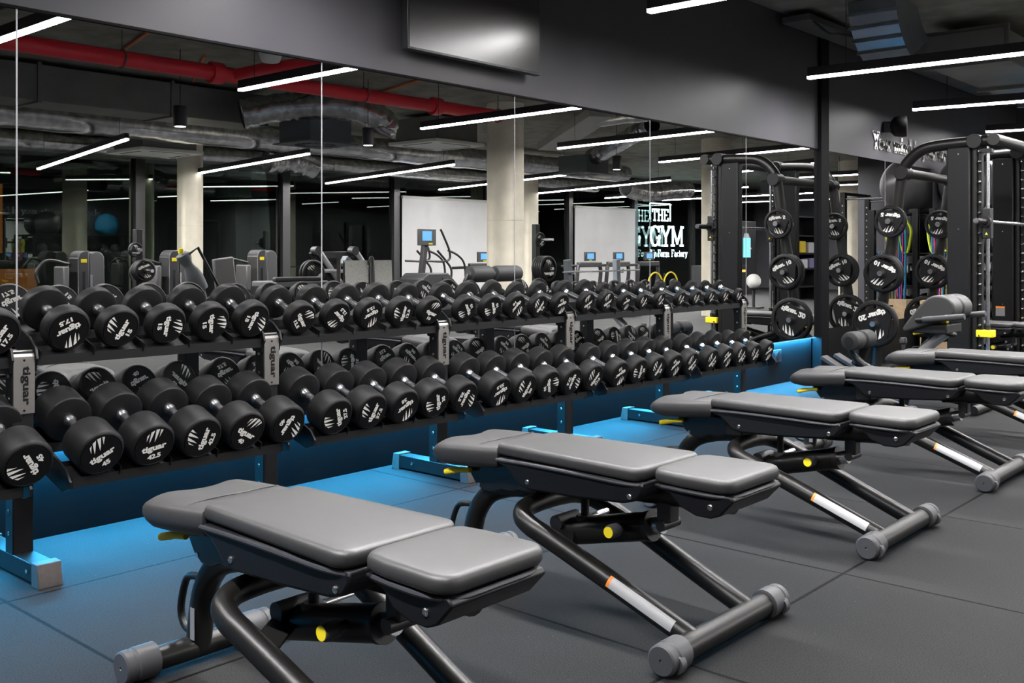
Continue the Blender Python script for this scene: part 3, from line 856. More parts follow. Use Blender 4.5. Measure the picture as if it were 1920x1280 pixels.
# ================================================================= BENCHES
def make_bench():
    t = thing('adjustable_bench', (0, 0, 0), 'x', 'weight bench', 'gray adjustable benches')
    # plan outlines are in x, y; the seat end looks away from the mirrors
    back = arc(-.132, -2.278, .04, .04, 180, 270, 5)+arc(.132, -2.278, .04, .04, 270, 360, 5)+arc(.130, -1.762, .016, .016, 0, 90, 3)+arc(-.130, -1.762, .016, .016, 90, 180, 3)
    MB().pad(back, .449, .490, .015, crown=.003).build('back_pad', 'leather', t)
    seat = arc(-.115, -2.545, .04, .05, 180, 270, 5)+arc(.115, -2.545, .04, .05, 270, 360, 5)+[(.152, -2.42)]+arc(.090, -2.372, .055, .04, 0, 90, 5)+arc(-.090, -2.372, .055, .04, 90, 180, 5)+[(-.152, -2.42)]
    MB().pad(seat, .452, .493, .016, crown=.003).build('seat_pad', 'leather', t)
    # head pad: broad roll with a hollow for the neck
    m = MB()
    nu, nv = 26, 30
    Y0, LN = -1.752, .312
    def hp(u, v):                     # u 0..1 from the back pad to the tip, v -1..1 across
        wid = .146+.010*math.sin(u*PI)
        if u > .82: wid -= .028*((u-.82)/.18)**2
        y = Y0+LN*u-.055*u*u*(1-v*v)
        top = .487-.012*u*(1-v*v)-.004*u
        e = max(0, (abs(v)-.45)/.55)
        top -= (.014+.020*u)*e**2.4
        if u > .80:
            k = (u-.80)/.20
            top -= .020*(1-math.sqrt(max(0, 1-k*k)))
        return wid*v, y, top
    vs = [hp(i/nu, -1+2*j/nv) for i in range(nu+1) for j in range(nv+1)]
    k = nv+1
    fs = [(i*k+j, i*k+j+1, (i+1)*k+j+1, (i+1)*k+j) for i in range(nu) for j in range(nv)]
    ring = [j for j in range(k)]+[i*k+nv for i in range(1, nu+1)]+[nu*k+j for j in range(nv-1, -1, -1)]+[i*k for i in range(nu-1, 0, -1)]
    prev, n0 = ring, len(ring)
    rz = [vs[q][2] for q in ring]
    for (ins, fr) in ((-.005, .15), (-.006, .4), (.000, .68), (.012, .9), (.030, 1.0)):
        s0 = len(vs)
        for q, z in zip(ring, rz):
            x, y, _ = vs[q]
            f = 1-ins/.15
            vs.append((x*f, -1.62+(y+1.62)*f, z+(.402-.017*max(0, min(1, (y+1.752)/.25))-z)*fr))
        cur = list(range(s0, s0+n0))
        fs += [(prev[(i+1) % n0], prev[i], cur[i], cur[(i+1) % n0]) for i in range(n0)]
        prev = cur
    fs.append(tuple(prev))
    m.add(vs, fs)
    hpad = m.build('head_pad', 'leather', t, smooth=60)
    MB().tube(smooth_path([(-.158, -1.60, .425), (-.140, -1.66, .470), (-.08, -1.70, .487), (0, -1.71, .489), (.08, -1.70, .487), (.140, -1.66, .470), (.158, -1.60, .425)], 6), .0018, 6).build('piping', 'piping', hpad)
    # moulded shells under the pads
    sh = [(-2.318, .440), (-2.322, .425), (-2.30, .395), (-2.25, .380), (-2.08, .368), (-1.90, .362), (-1.855, .370), (-1.83, .395), (-1.80, .418), (-1.762, .430), (-1.762, .4485), (-2.318, .4495)]
    s = MB().prism(sh, -.158, .158).build('back_shell', 'shell', t, bevel=.010)
    for sx in (-1, 1):
        MB().tube(smooth_path([(sx*.157, -1.76, .440), (sx*.162, -1.90, .444), (sx*.164, -2.10, .443), (sx*.163, -2.24, .440), (sx*.150, -2.318, .440)], 5), .006, 8).build('shell_rim', 'shell_rim', s)
    ss = [(-2.585, .450), (-2.598, .438), (-2.585, .424), (-2.555, .392), (-2.525, .380), (-2.48, .380), (-2.43, .397), (-2.395, .430), (-2.345, .440), (-2.345, .450)]
    s2 = MB().prism(ss, -.138, .138).build('seat_shell', 'shell', t, bevel=.014)
    MB().tube(smooth_path([(-.138, -2.37, .446), (-.146, -2.45, .446), (-.142, -2.54, .445), (-.11, -2.585, .445), (0, -2.590, .445), (.11, -2.585, .445), (.142, -2.54, .445), (.146, -2.45, .446), (.138, -2.37, .446)], 5), .006, 8).build('shell_rim', 'shell_rim', s2)
    for (y, z) in ((-1.89, .388), (-2.275, .404), (-2.525, .412)):
        for sx in (-1, 1):
            MB().lathe([(.0085, -.004), (.0085, .002), (.006, .004), (.001, .003)], 14, (0, 0, 0), 'x').build('bolt', 'bolt', t).matrix_local = Matrix.Translation((sx*(.138 if y < -2.4 else .158), y, z)) @ Matrix.Rotation(0 if sx > 0 else PI, 4, 'Z')
    MB().tube([(0, -2.52, .408), (0, -2.20, .392)], .042, 16).build('seat_beam', 'frame_black', t)
    hb = [(-1.52, .400), (-1.79, .404), (-1.80, .40), (-1.79, .33), (-1.74, .315), (-1.70, .318), (-1.66, .302), (-1.615, .303), (-1.58, .325), (-1.55, .365)]
    hbk = MB().prism(hb, -.07, .07).build('head_bracket', 'black_gloss', t, bevel=.006)
    for (y, z) in ((-1.545, .385), (-1.60, .322), (-1.58, .388)):
        MB().cyl((-.072, y, z), (-.069, y, z), .006, 12).build('bolt', 'bolt', hbk)
    MB().tube(smooth_path([(-.09, -1.58, .370), (-.095, -1.52, .362), (-.099, -1.47, .350)]), [.009]*6+[.011]*6+[.010], 10).build('release_lever', 'yellow', t)
    MB().box(-.075, .075, -1.86, -1.78, .33, .405).build('hinge_block', 'black', t, bevel=.006)
    MB().tube(smooth_path([(-.088, -1.775, .43), (-.09, -1.79, .412), (-.085, -1.815, .40)]), .011, 10).build('hinge_lug', 'cap_gray', t)
    # frame
    MB().tube(smooth_path([(0, -1.49, .04), (0, -1.505, .13), (0, -1.53, .21), (0, -1.585, .275), (0, -1.67, .31), (0, -1.76, .325), (0, -1.83, .33)], 7), .034, 18).build('rear_leg', 'frame_black', t)
    MB().prism([(-1.60, .31), (-1.70, .36), (-1.80, .37), (-1.83, .335), (-1.76, .30), (-1.66, .29)], -.035, .035).build('gusset', 'black', t, bevel=.004)
    loop = [(-.155, -2.49, .045), (-.163, -2.3, .12), (-.175, -2.12, .192), (-.184, -1.99, .243), (-.186, -1.93, .264), (-.172, -1.885, .282), (-.13, -1.858, .296), (-.06, -1.852, .302), (0, -1.851, .303)]
    loop += [(-x, y, z) for x, y, z in reversed(loop[:-1])]
    fr = MB().tube(smooth_path(loop, 7), .0305, 18).build('front_frame', 'frame_black', t)
    # printed label wrapped on the left leg
    a, b = Vector((-.1575, -2.43, .0695)), Vector((-.1685, -2.22, .1525))
    lb = MB()
    lb.mat(1).tube([a.lerp(b, 1.0), a.lerp(b, .955)], .0312, 10, caps=False, a0=math.radians(-58), a1=math.radians(8))
    lb.mat(0).tube([a.lerp(b, .955), a], .0312, 10, caps=False, a0=math.radians(-58), a1=math.radians(8))
    tag(lb.build('warning_label', ['sticker', 'orange'], fr), 'white label with an orange end')
    sl = MB().mat(0).box(-.0345, -.033, -1.525, -1.505, .07, .155).build('serial_label', 'sticker_gray', t)
    sl.rotation_euler = (0, 0, 0)
    MB().tube([(-.25, -2.49, .044), (.25, -2.49, .044)], .034, 20).build('front_foot_bar', 'frame_black', t)
    MB().tube([(-.155, -1.49, .04), (.155, -1.49, .04)], .031, 20).build('rear_foot_bar', 'frame_black', t)
    for (y, xo) in ((-2.49, .230), (-1.49, .125)):
        for sx in (-1, 1):
            c = MB().lathe([(.036, 0), (.0435, .005), (.0435, .060), (.040, .064), (.040, .070), (.0425, .073), (.0415, .092), (.037, .096), (.005, .096), (.004, .093), (.001, .093)], 30, (0, 0, 0), 'x').build('end_cap', 'cap_gray', t)
            c.matrix_local = Matrix.Translation((sx*xo, y, .0437)) @ Matrix.Rotation(0 if sx > 0 else PI, 4, 'Z')
            if y < -2:
                MB().tube([(sx*(xo+.050), y-.026, .034), (sx*(xo+.072), y-.026, .034)], .026, 18).build('wheel', 'cap_gray', t)
    MB().tube([(0, -1.905, .205), (0, -2.245, .284)], .043, 22).build('adjuster_tube', 'frame_black', t)
    MB().tube([(0, -2.235, .282), (0, -2.25, .2855)], .0455, 22).build('tube_collar', 'black', t)
    MB().tube([(0, -2.2, .274), (0, -2.285, .294)], .026, 18).build('chrome_rod', 'chrome', t)
    MB().box(-.028, .028, -2.325, -2.28, .308, .40).build('seat_hinge', 'black', t, bevel=.006)
    MB().cyl((-.045, -2.305, .302), (.045, -2.305, .302), .016, 14).build('hinge_pin', 'black', t)
    kn = MB().lathe([(.012, -.035), (.012, -.06), (.020, -.066), (.021, -.10), (.018, -.108), (.001, -.108)], 20, (0, -2.165, .272), 'x').build('adjuster_knob', 'cap_gray', t)
    MB().lathe([(.0165, -.1075), (.0165, -.1105), (.001, -.1105)], 20, (0, -2.165, .272), 'x').build('knob_cap', 'yellow', kn)
    MB().cyl((0, -1.995, .23), (0, -1.995, .38), .013, 12).build('support_post', 'black', t)
    MB().lathe([(.027, .252), (.029, .256), (.029, .270), (.025, .274), (.015, .274)], 20, (0, -1.995, 0), 'z').build('post_nut', 'cap_gray', t)
    MB().cyl((0, -1.995, .262), (.11, -2.0, .266), .011, 10).build('cross_pin', 'chrome', t)
    MB().bar((-.03, -1.93, .225), (-.165, -2.03, .222), .07, .008).bar((.03, -1.93, .225), (.165, -2.03, .222), .07, .008).build('link_plate', 'frame_black', t)
    MB().cyl((-.055, -1.92, .245), (.055, -1.92, .245), .024, 16).build('pivot', 'black', t)
    MB().tube(smooth_path([(0, -1.525, .225), (0, -1.46, .222), (0, -1.425, .20), (0, -1.40, .12), (0, -1.425, .075), (0, -1.49, .07)], 5), .0105, 10).build('carry_handle', 'frame_black', t)
    return t
bench = make_bench()
BX = [1.465, 2.52, 3.85, 5.20, 6.545]
BL = ['nearest gray adjustable bench, lower left, cut by the bottom edge', 'second gray adjustable bench from the left, whole in the foreground', 'middle gray adjustable bench of the row of five',
      'fourth gray adjustable bench from the left', 'farthest gray adjustable bench of the row, cut by the right edge']
for x, l in zip(BX, BL):
    b = bench if x == BX[0] else copy_tree(bench)
    b.location = (x, 0, 0)
    b['label'] = l
b = copy_tree(bench)
b.location = (9.50, .93, 0)
b['label'] = 'dark adjustable bench standing inside the guided barbell frame'

# ================================================================= GUIDED BARBELL FRAME AND ITS PLATES
smith = thing('guided_barbell_frame', (0, 0, 0), 'tall black guided barbell machine with weight horns at the right', 'gym machine')
XA, XB = 8.85, 10.1
for x in (XA, XB):
    MB().tube(smooth_path([(x, -.40, .03), (x, -.43, .35), (x, -.51, .92), (x, -.595, 1.45), (x, -.645, 1.78), (x, -.70, 1.90), (x, -.82, 1.99), (x, -1.0, 2.02), (x, -1.42, 2.035)], 6), .048, 20).build('rear_post', 'frame_black', smith)
    MB().box(x-.045, x+.045, -1.225, -1.035, .03, 1.99).build('upright_column', 'rack', smith, bevel=.012)
    for z in (.62, 1.93, 1.3):
        MB().cyl((x-.047, -1.13, z), (x-.044, -1.13, z), .006, 10).build('bolt', 'bolt', smith)
    MB().tube([(x, -1.25, .03), (x, -1.25, 1.98)], .03, 16).build('guide_post', 'frame_black', smith)
    MB().box(x-.03, x+.03, -1.312, -1.285, .05, 1.95).build('peg_strip', 'rack', smith, bevel=.003)
    for i in range(22):
        z = .16+i*.085
        MB().lathe([(.011, 0), (.011, -.02), (.006, -.034), (.001, -.034)], 12, (x-.03, -1.298, z), 'x').build('peg', 'bolt', smith)
    MB().box(x-.03, x+.03, -1.39, -1.28, 1.93, 1.965).build('rod_bracket', 'frame_black', smith)
    MB().cyl((x, -1.35, .06), (x, -1.35, 1.985), .0155, 16).build('guide_rod', 'chrome', smith)
    MB().box(x-.035, x+.035, -1.385, -1.315, 1.22, 1.47).build('carriage', 'black', smith, bevel=.006)
    MB().flat([(x, 0)]*0 or [(-1.362, 1.25), (-1.338, 1.25), (-1.35, 1.272)], 'x', x-.0365).build('warning_mark', 'yellow', smith, smooth=0)
    MB().prism([(-1.30, 1.33), (-1.34, 1.35), (-1.36, 1.45), (-1.33, 1.50), (-1.285, 1.44), (-1.262, 1.43), (-1.285, 1.47), (-1.31, 1.42)], x+.04, x+.048).build('latch_hook', 'silver', smith)
    MB().box(x-.05, x+.05, -1.40, -1.27, .40, .46).build('safety_stop', 'yellow', smith, bevel=.006)
    MB().cyl((x, -1.35, .46), (x, -1.35, .50), .022, 16).build('stop_collar', 'black', smith)
    MB().box(x-.06, x+.06, -1.5, -.3, 0, .06).build('base_rail', 'frame_black', smith, bevel=.01)
    for (y, z) in ((-.655, 1.80), (-1.26, 2.03)):
        MB().lathe([(.058, -.072), (.062, -.068), (.062, .068), (.058, .072)], 24, (x, y, z), 'x').build('joint_cap', 'joint_gray', smith)
    for y, z in ((-.445, .475), (-.51, .92), (-.58, 1.375)):
        MB().cyl((x-.17, y, z), (x+.17, y, z), .024, 16).build('weight_horn', 'chrome', smith)
MB().cyl((XA-.06, -1.41, 2.035), (XB+.06, -1.41, 2.035), .05, 18).build('cross_tube', 'frame_black', smith)
MB().cyl((XA, -.655, 1.80), (XB, -.655, 1.80), .042, 18).build('cross_tube', 'frame_black', smith)
MB().box(XA, XB, -.40, -.32, 0, .06).build('base_rail', 'frame_black', smith, bevel=.01)
MB().cyl((10.15, -1.345, 1.36), (10.39, -1.345, 1.36), .024, 16).build('bar_sleeve', 'frame_black', smith)
m = MB().cyl((8.56, -1.345, 1.36), (8.80, -1.345, 1.36), .024, 16).cyl((8.79, -1.345, 1.36), (8.83, -1.345, 1.36), .045, 18)
bar = m.build('bar_sleeve', 'frame_black', smith)
MB().cyl((8.80, -1.345, 1.36), (10.15, -1.345, 1.36), .0145, 14).cyl((8.553, -1.345, 1.36), (8.562, -1.345, 1.36), .022, 14).build('bar', 'chrome', bar)
st_ = MB().flat([(-1.15, .51), (-1.07, .51), (-1.07, .585), (-1.15, .585)], 'x', XB-.0456)
st_.mat(1).flat([(-1.15, .585), (-1.07, .585), (-1.07, .602), (-1.15, .602)], 'x', XB-.0456)
tag(st_.build('caution_sticker', ['sticker_gray', 'orange'], smith, smooth=0), 'small gray sticker with an orange top')
_wp = {}
def ring(mb, prof, n=40):
    k = len(prof)
    vs = [(x, r*math.cos(2*PI*j/n), r*math.sin(2*PI*j/n)) for j in range(n) for r, x in prof]
    fs = [(j*k+i, j*k+(i+1) % k, ((j+1) % n)*k+(i+1) % k, ((j+1) % n)*k+i) for j in range(n) for i in range(k)]
    return mb.add(vs, fs)
def plate_body(R):
    if R in _wp: return _wp[R]
    t = .022
    m = MB()
    ring(m, [(R*.80, -t*.7), (R*.83, -t), (R*.94, -t), (R*.985, -t*.7), (R, 0), (R*.985, t*.7), (R*.94, t), (R*.83, t), (R*.80, t*.7)])
    P = []
    for a in (210, 330, 90):
        for d in (-19, 19):
            P.append((R*.83*math.cos(math.radians(a+d)), R*.83*math.sin(math.radians(a+d))))
    m.prism(P, -t*.75, t*.75)
    m.lathe([(R*.22, -t*1.05), (R*.24, -t), (R*.24, t), (R*.22, t*1.05)], 28, axis='x')
    _wp[R] = m.mesh('tri_grip_plate', 'rubber', 45)
    return _wp[R]
_wl = {}
def plate_print(R, s):
    if (R, s) in _wl: return _wl[(R, s)]
    m = MB()
    x = -.0192
    w = 'tiguar '+s if s else 'tiguar'
    text(m, w, lambda a, b: (x, -a, b-.40*R), R*1.22, R*.31, .05)
    for c in CLAWS:
        m.add([(x-.004 if abs(p[0]) < .2 and p[1] < .3 else x, -p[0]*R*.72, (.10+p[1]*.72)*R) for p in c], [tuple(range(len(c)))])
    _wl[(R, s)] = m.mesh('plate_lettering', 'white_print', 0)
    return _wl[(R, s)]
def weight_plate(x, y, z, R, s, rot, label, group, rz=0, mk=True):
    t = put('weight_plate', plate_body(R))
    t.location = (x, y, z)
    t.rotation_euler = (math.radians(rot), 0, rz)
    tag(t, label, 'weight plate', group)
    if mk: put('plate_lettering', plate_print(R, s), t)
    return t
G = 'weight plates on the guided barbell frame'
for x, side in ((XA, 'near'), (XB, 'far')):
    weight_plate(x-.10, -.445, .475, .208, '20', 163, 'large black three-grip weight plate marked 20 on the %s post, lowest horn' % side, G)
    weight_plate(x-.10, -.51, .92, .170, '10', 205, 'black three-grip weight plate marked 10 on the %s post, outer of two' % side, G)
    weight_plate(x-.055, -.51, .92, .173, '10', 205, 'black three-grip weight plate on the %s post, inner of two' % side, G, mk=False)
    weight_plate(x-.10, -.58, 1.375, .142, '5', 187, 'small black three-grip weight plate marked 5 on the %s post, top horn' % side, G)

# ================================================================= HYPEREXTENSION BENCH
hy = thing('hyperextension_bench', (7.4, 0, 0), 'black back extension bench with ankle rollers and hip pads', 'gym bench')
for x0, x1 in ((-.19, -.015), (.015, .19)):
    MB().lathe([(.045, x0), (.066, x0+.012), (.07, x0+.03), (.07, x1-.03), (.066, x1-.012), (.045, x1)], 28, (0, -.86, .445), 'x').build('ankle_roller', 'roller', hy)
MB().cyl((-.197, -.86, .445), (.197, -.86, .445), .034, 20).build('roller_axle', 'black', hy)
MB().tube(smooth_path([(0, -.86, .445), (0, -.80, .38), (0, -.84, .30), (0, -.93, .24), (0, -1.05, .20)], 5), .028, 14).build('roller_arm', 'frame_black', hy)
for x in (-.17, .06):
    MB().bar((x+.05, -.63, .31), (x+.05, -.98, .12), .10, .028, up=(0, .5, 1)).build('foot_plate', 'cap_gray', hy, bevel=.006)
MB().tube([(0, -.95, .10), (0, -1.30, .365)], .045, 18).build('beam_sleeve', 'frame_black', hy)
MB().tube([(0, -1.28, .35), (0, -1.53, .56)], .034, 18).build('beam', 'silver', hy)
MB().lathe([(.012, 0), (.013, .05), (.026, .06), (.028, .08), (.02, .1)], 18, (0, -1.19, .38), 'z').build('adjust_knob', 'cap_gray', hy).rotation_euler = (0, 0, 0)
prof = smooth_path([(0, -1.25, .555), (0, -1.30, .63), (0, -1.40, .755), (0, -1.47, .80), (0, -1.555, .795), (0, -1.61, .74), (0, -1.60, .665), (0, -1.52, .625), (0, -1.38, .575), (0, -1.27, .535)], 4)
for x0, x1 in ((-.20, -.015), (.015, .20)):
    MB().prism([(p.y, p.z) for p in prof], x0, x1).build('hip_pad', 'leather', hy, bevel=.018)
MB().box(-.16, .16, -1.55, -1.30, .53, .60).build('pad_carrier', 'black', hy, bevel=.01)
for x in (-.23, .23):
    MB().tube([(x, -1.36, .625), (x, -1.42, .632)], .012, 10).build('handle_rod', 'frame_black', hy)
    MB().tube([(x, -1.41, .632), (x, -1.69, .665)], .021, 16).build('handle', 'cap_gray', hy)
    MB().tube([(x, -1.40, .63), (x*.5, -1.40, .61)], .012, 10).build('handle_rod', 'frame_black', hy)
MB().tube(smooth_path([(-.06, -1.46, .58), (-.05, -1.52, .53), (0, -1.55, .52), (.05, -1.52, .53), (.06, -1.46, .58)], 5), .016, 10).build('grip_ring', 'frame_black', hy)
MB().box(-.025, .025, -1.505, -1.455, .60, .63).build('release_tab', 'yellow', hy, bevel=.004)
MB().tube([(0, -1.0, .14), (0, -1.75, .04)], .035, 14).build('floor_beam', 'frame_black', hy)
MB().tube([(-.28, -.75, .035), (.28, -.75, .035)], .033, 14).build('rear_foot_bar', 'frame_black', hy)
MB().tube([(-.28, -1.76, .035), (.28, -1.76, .035)], .033, 14).build('front_foot_bar', 'frame_black', hy)
MB().tube([(0, -.75, .035), (0, -1.0, .13)], .035, 14).build('floor_beam', 'frame_black', hy)
MB().tube([(.12, -.72, .05), (.12, -.86, .42)], .045, 14).build('roller_post', 'frame_black', hy)

# ================================================================= STORAGE RACK BEYOND THE FRAME
sr = thing('storage_rack', (11.1, 0, 0), 'black storage rack holding balls, bands and kettlebells behind the guided frame', 'storage rack')
for x in (0, 1.25, 2.5):
    for y in (-.14, -.62):
        MB().box(x-.035, x+.035, y-.03, y+.03, 0, 1.58).build('post', 'rack', sr, bevel=.004)
for z in (.35, .72, 1.08):
    MB().box(0, 2.5, -.62, -.12, z-.015, z+.015).build('shelf', 'rack', sr, smooth=0)
for y in (-.2, -.55):
    MB().cyl((0, y, 1.56), (2.5, y, 1.56), .022, 12).build('ball_rail', 'rack', sr)
MB().box(0, 2.5, -.13, -.10, 1.1, 1.5).build('hook_panel', 'rack', sr, smooth=0)
MB().cyl((-.03, -.25, 1.45), (-.25, -.25, 1.45), .012, 10).build('hook', 'chrome', sr)
MB().cyl((-.03, -.42, 1.10), (-.25, -.42, 1.10), .012, 10).build('hook', 'chrome', sr)
for i, (x, mt, w) in enumerate((((11.55), 'ball_black', 'large shiny black exercise ball on top of the storage rack, nearer one'), ((12.35), 'ball_black', 'large shiny black exercise ball on top of the storage rack, second one'), ((13.15), 'band_blue', 'large blue exercise ball on top of the storage rack'))):
    tag(MB().lathe([(.32*math.sin(a), -.32*math.cos(a)) for a in [.02+(PI-.04)*k/20 for k in range(21)]], 36, (x, -.375, 1.862), 'z').build('exercise_ball', mt), w, 'exercise ball', 'exercise balls')
bands = [('lime', .035, -.20, 1.44, .34), ('blue', .03, -.225, 1.44, .95), ('pink', .022, -.25, 1.44, .85), ('blue', .022, -.275, 1.44, .80), ('green', .02, -.31, 1.44, .88), ('lime', .03, -.34, 1.44, .32), ('green', .018, -.39, 1.1, .6), ('green', .015, -.44, 1.1, .55), ('pink', .015, -.42, 1.1, .5), ('blue', .022, -.47, 1.1, .55)]
used = {}
for i, (c, w, y, z, h) in enumerate(bands):
    n_ = used.setdefault(c, 0); used[c] += 1
    x = 10.95-.012*(i % 3)
    hw = .055 if h < .4 else .03
    pth = smooth_path([(x, y-hw*.2, z+.012), (x, y-hw, z-.08), (x, y-hw*1.0, z-h*.5), (x, y-hw*.5, z-h+.03), (x, y, z-h), (x, y+hw*.5, z-h+.03), (x, y+hw*1.0, z-h*.5), (x, y+hw, z-.08), (x, y+hw*.2, z+.012)], 5)
    mb = MB()
    vs = [(p.x+e, p.y, p.z) for p in pth for e in (-w, w)]
    mb.add(vs, [(2*k, 2*k+1, 2*k+3, 2*k+2) for k in range(len(pth)-1)])
    o = mb.build('resistance_band', 'band_'+c, smooth=60)
    so = o.modifiers.new('thick', 'SOLIDIFY'); so.thickness = .004
    tag(o, '%s looped resistance band hanging on the storage rack end, %s %s one' % ({'lime': 'lime yellow', 'blue': 'blue', 'pink': 'pink', 'green': 'olive'}[c], ORD[n_], {'lime': 'lime', 'blue': 'blue', 'pink': 'pink', 'green': 'olive'}[c]), 'resistance band', 'resistance bands')
def kettlebell(x, y, z, r, lab):
    t = thing('kettlebell', (x, y, z), lab, 'kettlebell', 'kettlebells on the storage rack')
    MB().lathe([(r*.6, 0), (r*.95, r*.4), (r, r*.85), (r*.8, r*1.5), (r*.35, r*1.85)], 22, axis='z').build('bell', 'rubber', t)
    MB().tube(smooth_path([(-r*.55, 0, r*1.5), (-r*.62, 0, r*2.1), (-r*.35, 0, r*2.55), (r*.35, 0, r*2.55), (r*.62, 0, r*2.1), (r*.55, 0, r*1.5)], 5), r*.17, 10).build('handle', 'silver', t)
for i in range(8):
    kettlebell(11.35+i*.29, -.40, .735, .085+.004*(i % 4), 'black kettlebell on the middle shelf of the storage rack, %s from its near end' % ORD[i])
def med_ball(x, y, z, r, mt, lab):
    tag(MB().lathe([(r*math.sin(a), -r*math.cos(a)) for a in [.03+(PI-.06)*k/16 for k in range(17)]], 26, (x, y, z+r), 'z').build('medicine_ball', mt), lab, 'medicine ball', 'medicine balls')
for i in range(7):
    med_ball(11.4+i*.33, -.40, 1.097, .125, 'rubber' if i % 3 else 'ball_black', 'black medicine ball on the upper shelf of the storage rack, %s from its near end' % ORD[i])
for i in range(6):
    med_ball(11.42+i*.38, -.40, .367, .13, 'rubber', 'black slam ball on the lowest shelf of the storage rack, %s from its near end' % ORD[i])
t = thing('plyo_box', (10.88, -.28, 0), 'light wooden plyometric box on the floor behind the weight plates', 'plyo box')
MB().box(-.12, .12, -.16, .16, 0, .60).build('box_body', 'wood', t, bevel=.004)
tx = MB(); text(tx, '70', lambda a, b: (-.1205, -a-.03, b+.5), .10, .08, .03); tx.build('box_print', 'emblem', t, smooth=0)
tag(MB().tube([(10.72, -.72, 0), (10.72, -.72, .62)], .065, 24).build('foam_roller', 'roller'), 'dark gray foam roller standing on end behind the weight plates', 'foam roller')

# ================================================================= THE ROOM SEEN IN THE MIRRORS
def tower(x, y, h, lab, rz=0):
    t = thing('selector_machine', (x, y, 0), lab, 'gym machine', 'selector weight machines', rz)
    # room side faces the mirrors (+y)
    P = [(-.15, 0)]+[(-.15, h-.10)]+arc(-.05, h-.10, .10, .10, 180, 90, 6)+[(.0, h)]+[(.0, 0)]
    MB().prism(P, -.14, .14, 'y').build('front_shroud', 'tower', t, bevel=.012)
    P = [(.02, 0), (.02, h-.03)]+arc(.12, h-.11, .10, .10, 130, 0, 6)+[(.24, 0)]
    MB().prism(P, -.16, .12, 'y').build('rear_shroud', 'tower_gray', t, bevel=.012)
    MB().box(-.115, -.035, .141, .145, h-.16, h-.11).build('badge', 'yellow', t, bevel=.006)
    MB().box(-.09, -.06, .138, .143, .25, h-.28).build('weight_slot', 'black_gloss', t, smooth=0)
    s = MB()
    MB().box(.02, .05, .125, .13, .25, h-.32).build('weight_stack', 'chrome', t)
    MB().box(-.5, .3, -.25, .2, 0, .05).build('base', 'frame_black', t, bevel=.01)
    MB().box(-.62, -.28, -.2, .15, .42, .49).build('seat', 'leather', t, bevel=.02)
    MB().box(-.34, -.26, -.2, .15, .05, .42).build('seat_post', 'frame_black', t)
    MB().box(-.34, -.26, -.18, .13, .52, .92).build('backrest', 'leather', t, bevel=.02)
    MB().tube(smooth_path([(-.16, -.1, .95), (-.4, -.22, 1.0), (-.55, -.22, .85), (-.52, -.22, .7)]), .02, 10).build('lever_arm', 'frame_black', t)
tower(6.30, -9.5, 1.13, 'black selector machine with yellow badge left of the dark plate tree')
tower(7.62, -9.5, 1.14, 'black selector machine with yellow badge just left of the far pale column')
tower(9.10, -9.5, 1.15, 'black selector machine with yellow badge between the far pale column and leg press')
def plate_tree(x, y, h, spec, lab, grp, R):
    t = thing('plate_tree', (x, y, 0), lab, 'plate rack', 'plate trees')
    MB().box(-.05, .05, -.05, .05, 0, h).build('post', 'rack', t, bevel=.006)
    MB().box(-.3, .3, -.3, -.2, 0, .06).build('foot', 'rack', t, bevel=.01)
    MB().box(-.3, .3, .2, .3, 0, .06).build('foot', 'rack', t, bevel=.01)
    MB().box(-.04, .04, -.25, .25, 0, .06).build('foot', 'rack', t, bevel=.01)
    for dx, z, n_, r, sd in spec:
        MB().cyl((0 if sd == 0 else dx*.2, .05, z), (0 if sd == 0 else dx, .05+.34, z), .024, 14).build('horn', 'chrome', t)
        for k in range(n_):
            w = put('weight_plate', plate_body(r))
            w.location = (x+dx*(.55 if sd else 0), y+.10+.045*k, z)
            w.rotation_euler = (math.radians(random.choice([0, 40, 200])), 0, -PI/2)
            tag(w, 'black weight plate on the %s, %s on its %s horn' % (grp, ORD[k]+' from the post', 'upper' if z > .95 else 'middle' if z > .7 else 'low'), 'weight plate', 'weight plates on the '+grp)
            if k == n_-1: put('plate_lettering', plate_print(r, ''), w)
plate_tree(6.80, -9.0, 1.42, [(.05, .86, 3, .15, 0), (-.16, 1.14, 1, .10, 1)], 'plate tree with a tall gray post reflected left of the far pale column', 'left plate tree', 0)
plate_tree(13.38, -7.5, 1.60, [(.12, 1.33, 1, .13, 0), (.22, .83, 5, .22, 0), (.3, .35, 2, .22, 0)], 'plate tree full of plates reflected right of the thick column', 'right plate tree', 0)
# sit-up style cushion roll, benches and pads
t = thing('torso_machine', (7.0, -8.0, 0), 'gray waisted cushion with a yellow tip and black lever, left of centre', 'gym machine')
MB().tube(smooth_path([(-.12, 0, 1.08), (-.06, 0, .98), (.0, 0, .88), (.07, 0, .76), (.14, 0, .62)], 5), [.085, .09, .088, .083, .078, .072, .066, .064, .068, .075, .085, .095, .10, .105, .11, .11, .11, .11, .11, .11, .105], 22).build('cushion', 'gray_pad', t)
MB().lathe([(.03, 0), (.035, .02), (.035, .06), (.02, .07)], 16, (-.14, 0, 1.09), 'z').build('tip_knob', 'yellow', t)
MB().tube([(-.08, .06, 1.07), (.07, .06, 1.17), (.40, .06, .62)], .02, 8).build('lever', 'frame_black', t)
MB().tube([(.14, 0, .62), (.3, 0, .06)], .06, 12).build('stand', 'frame_black', t)
MB().box(-.2, .7, -.2, .2, 0, .06).build('base', 'frame_black', t)
t = thing('upright_bench', (7.85, -8.5, 0), 'small gray backrest bench reflected between two selector machines', 'gym bench')
MB().bar((0, 0, .55), (-.06, 0, 1.03), .32, .07, up=(0, 1, 0)).build('backrest', 'leather', t, bevel=.02)
MB().box(-.1, .4, -.16, .16, .4, .47).build('seat', 'leather', t, bevel=.02)
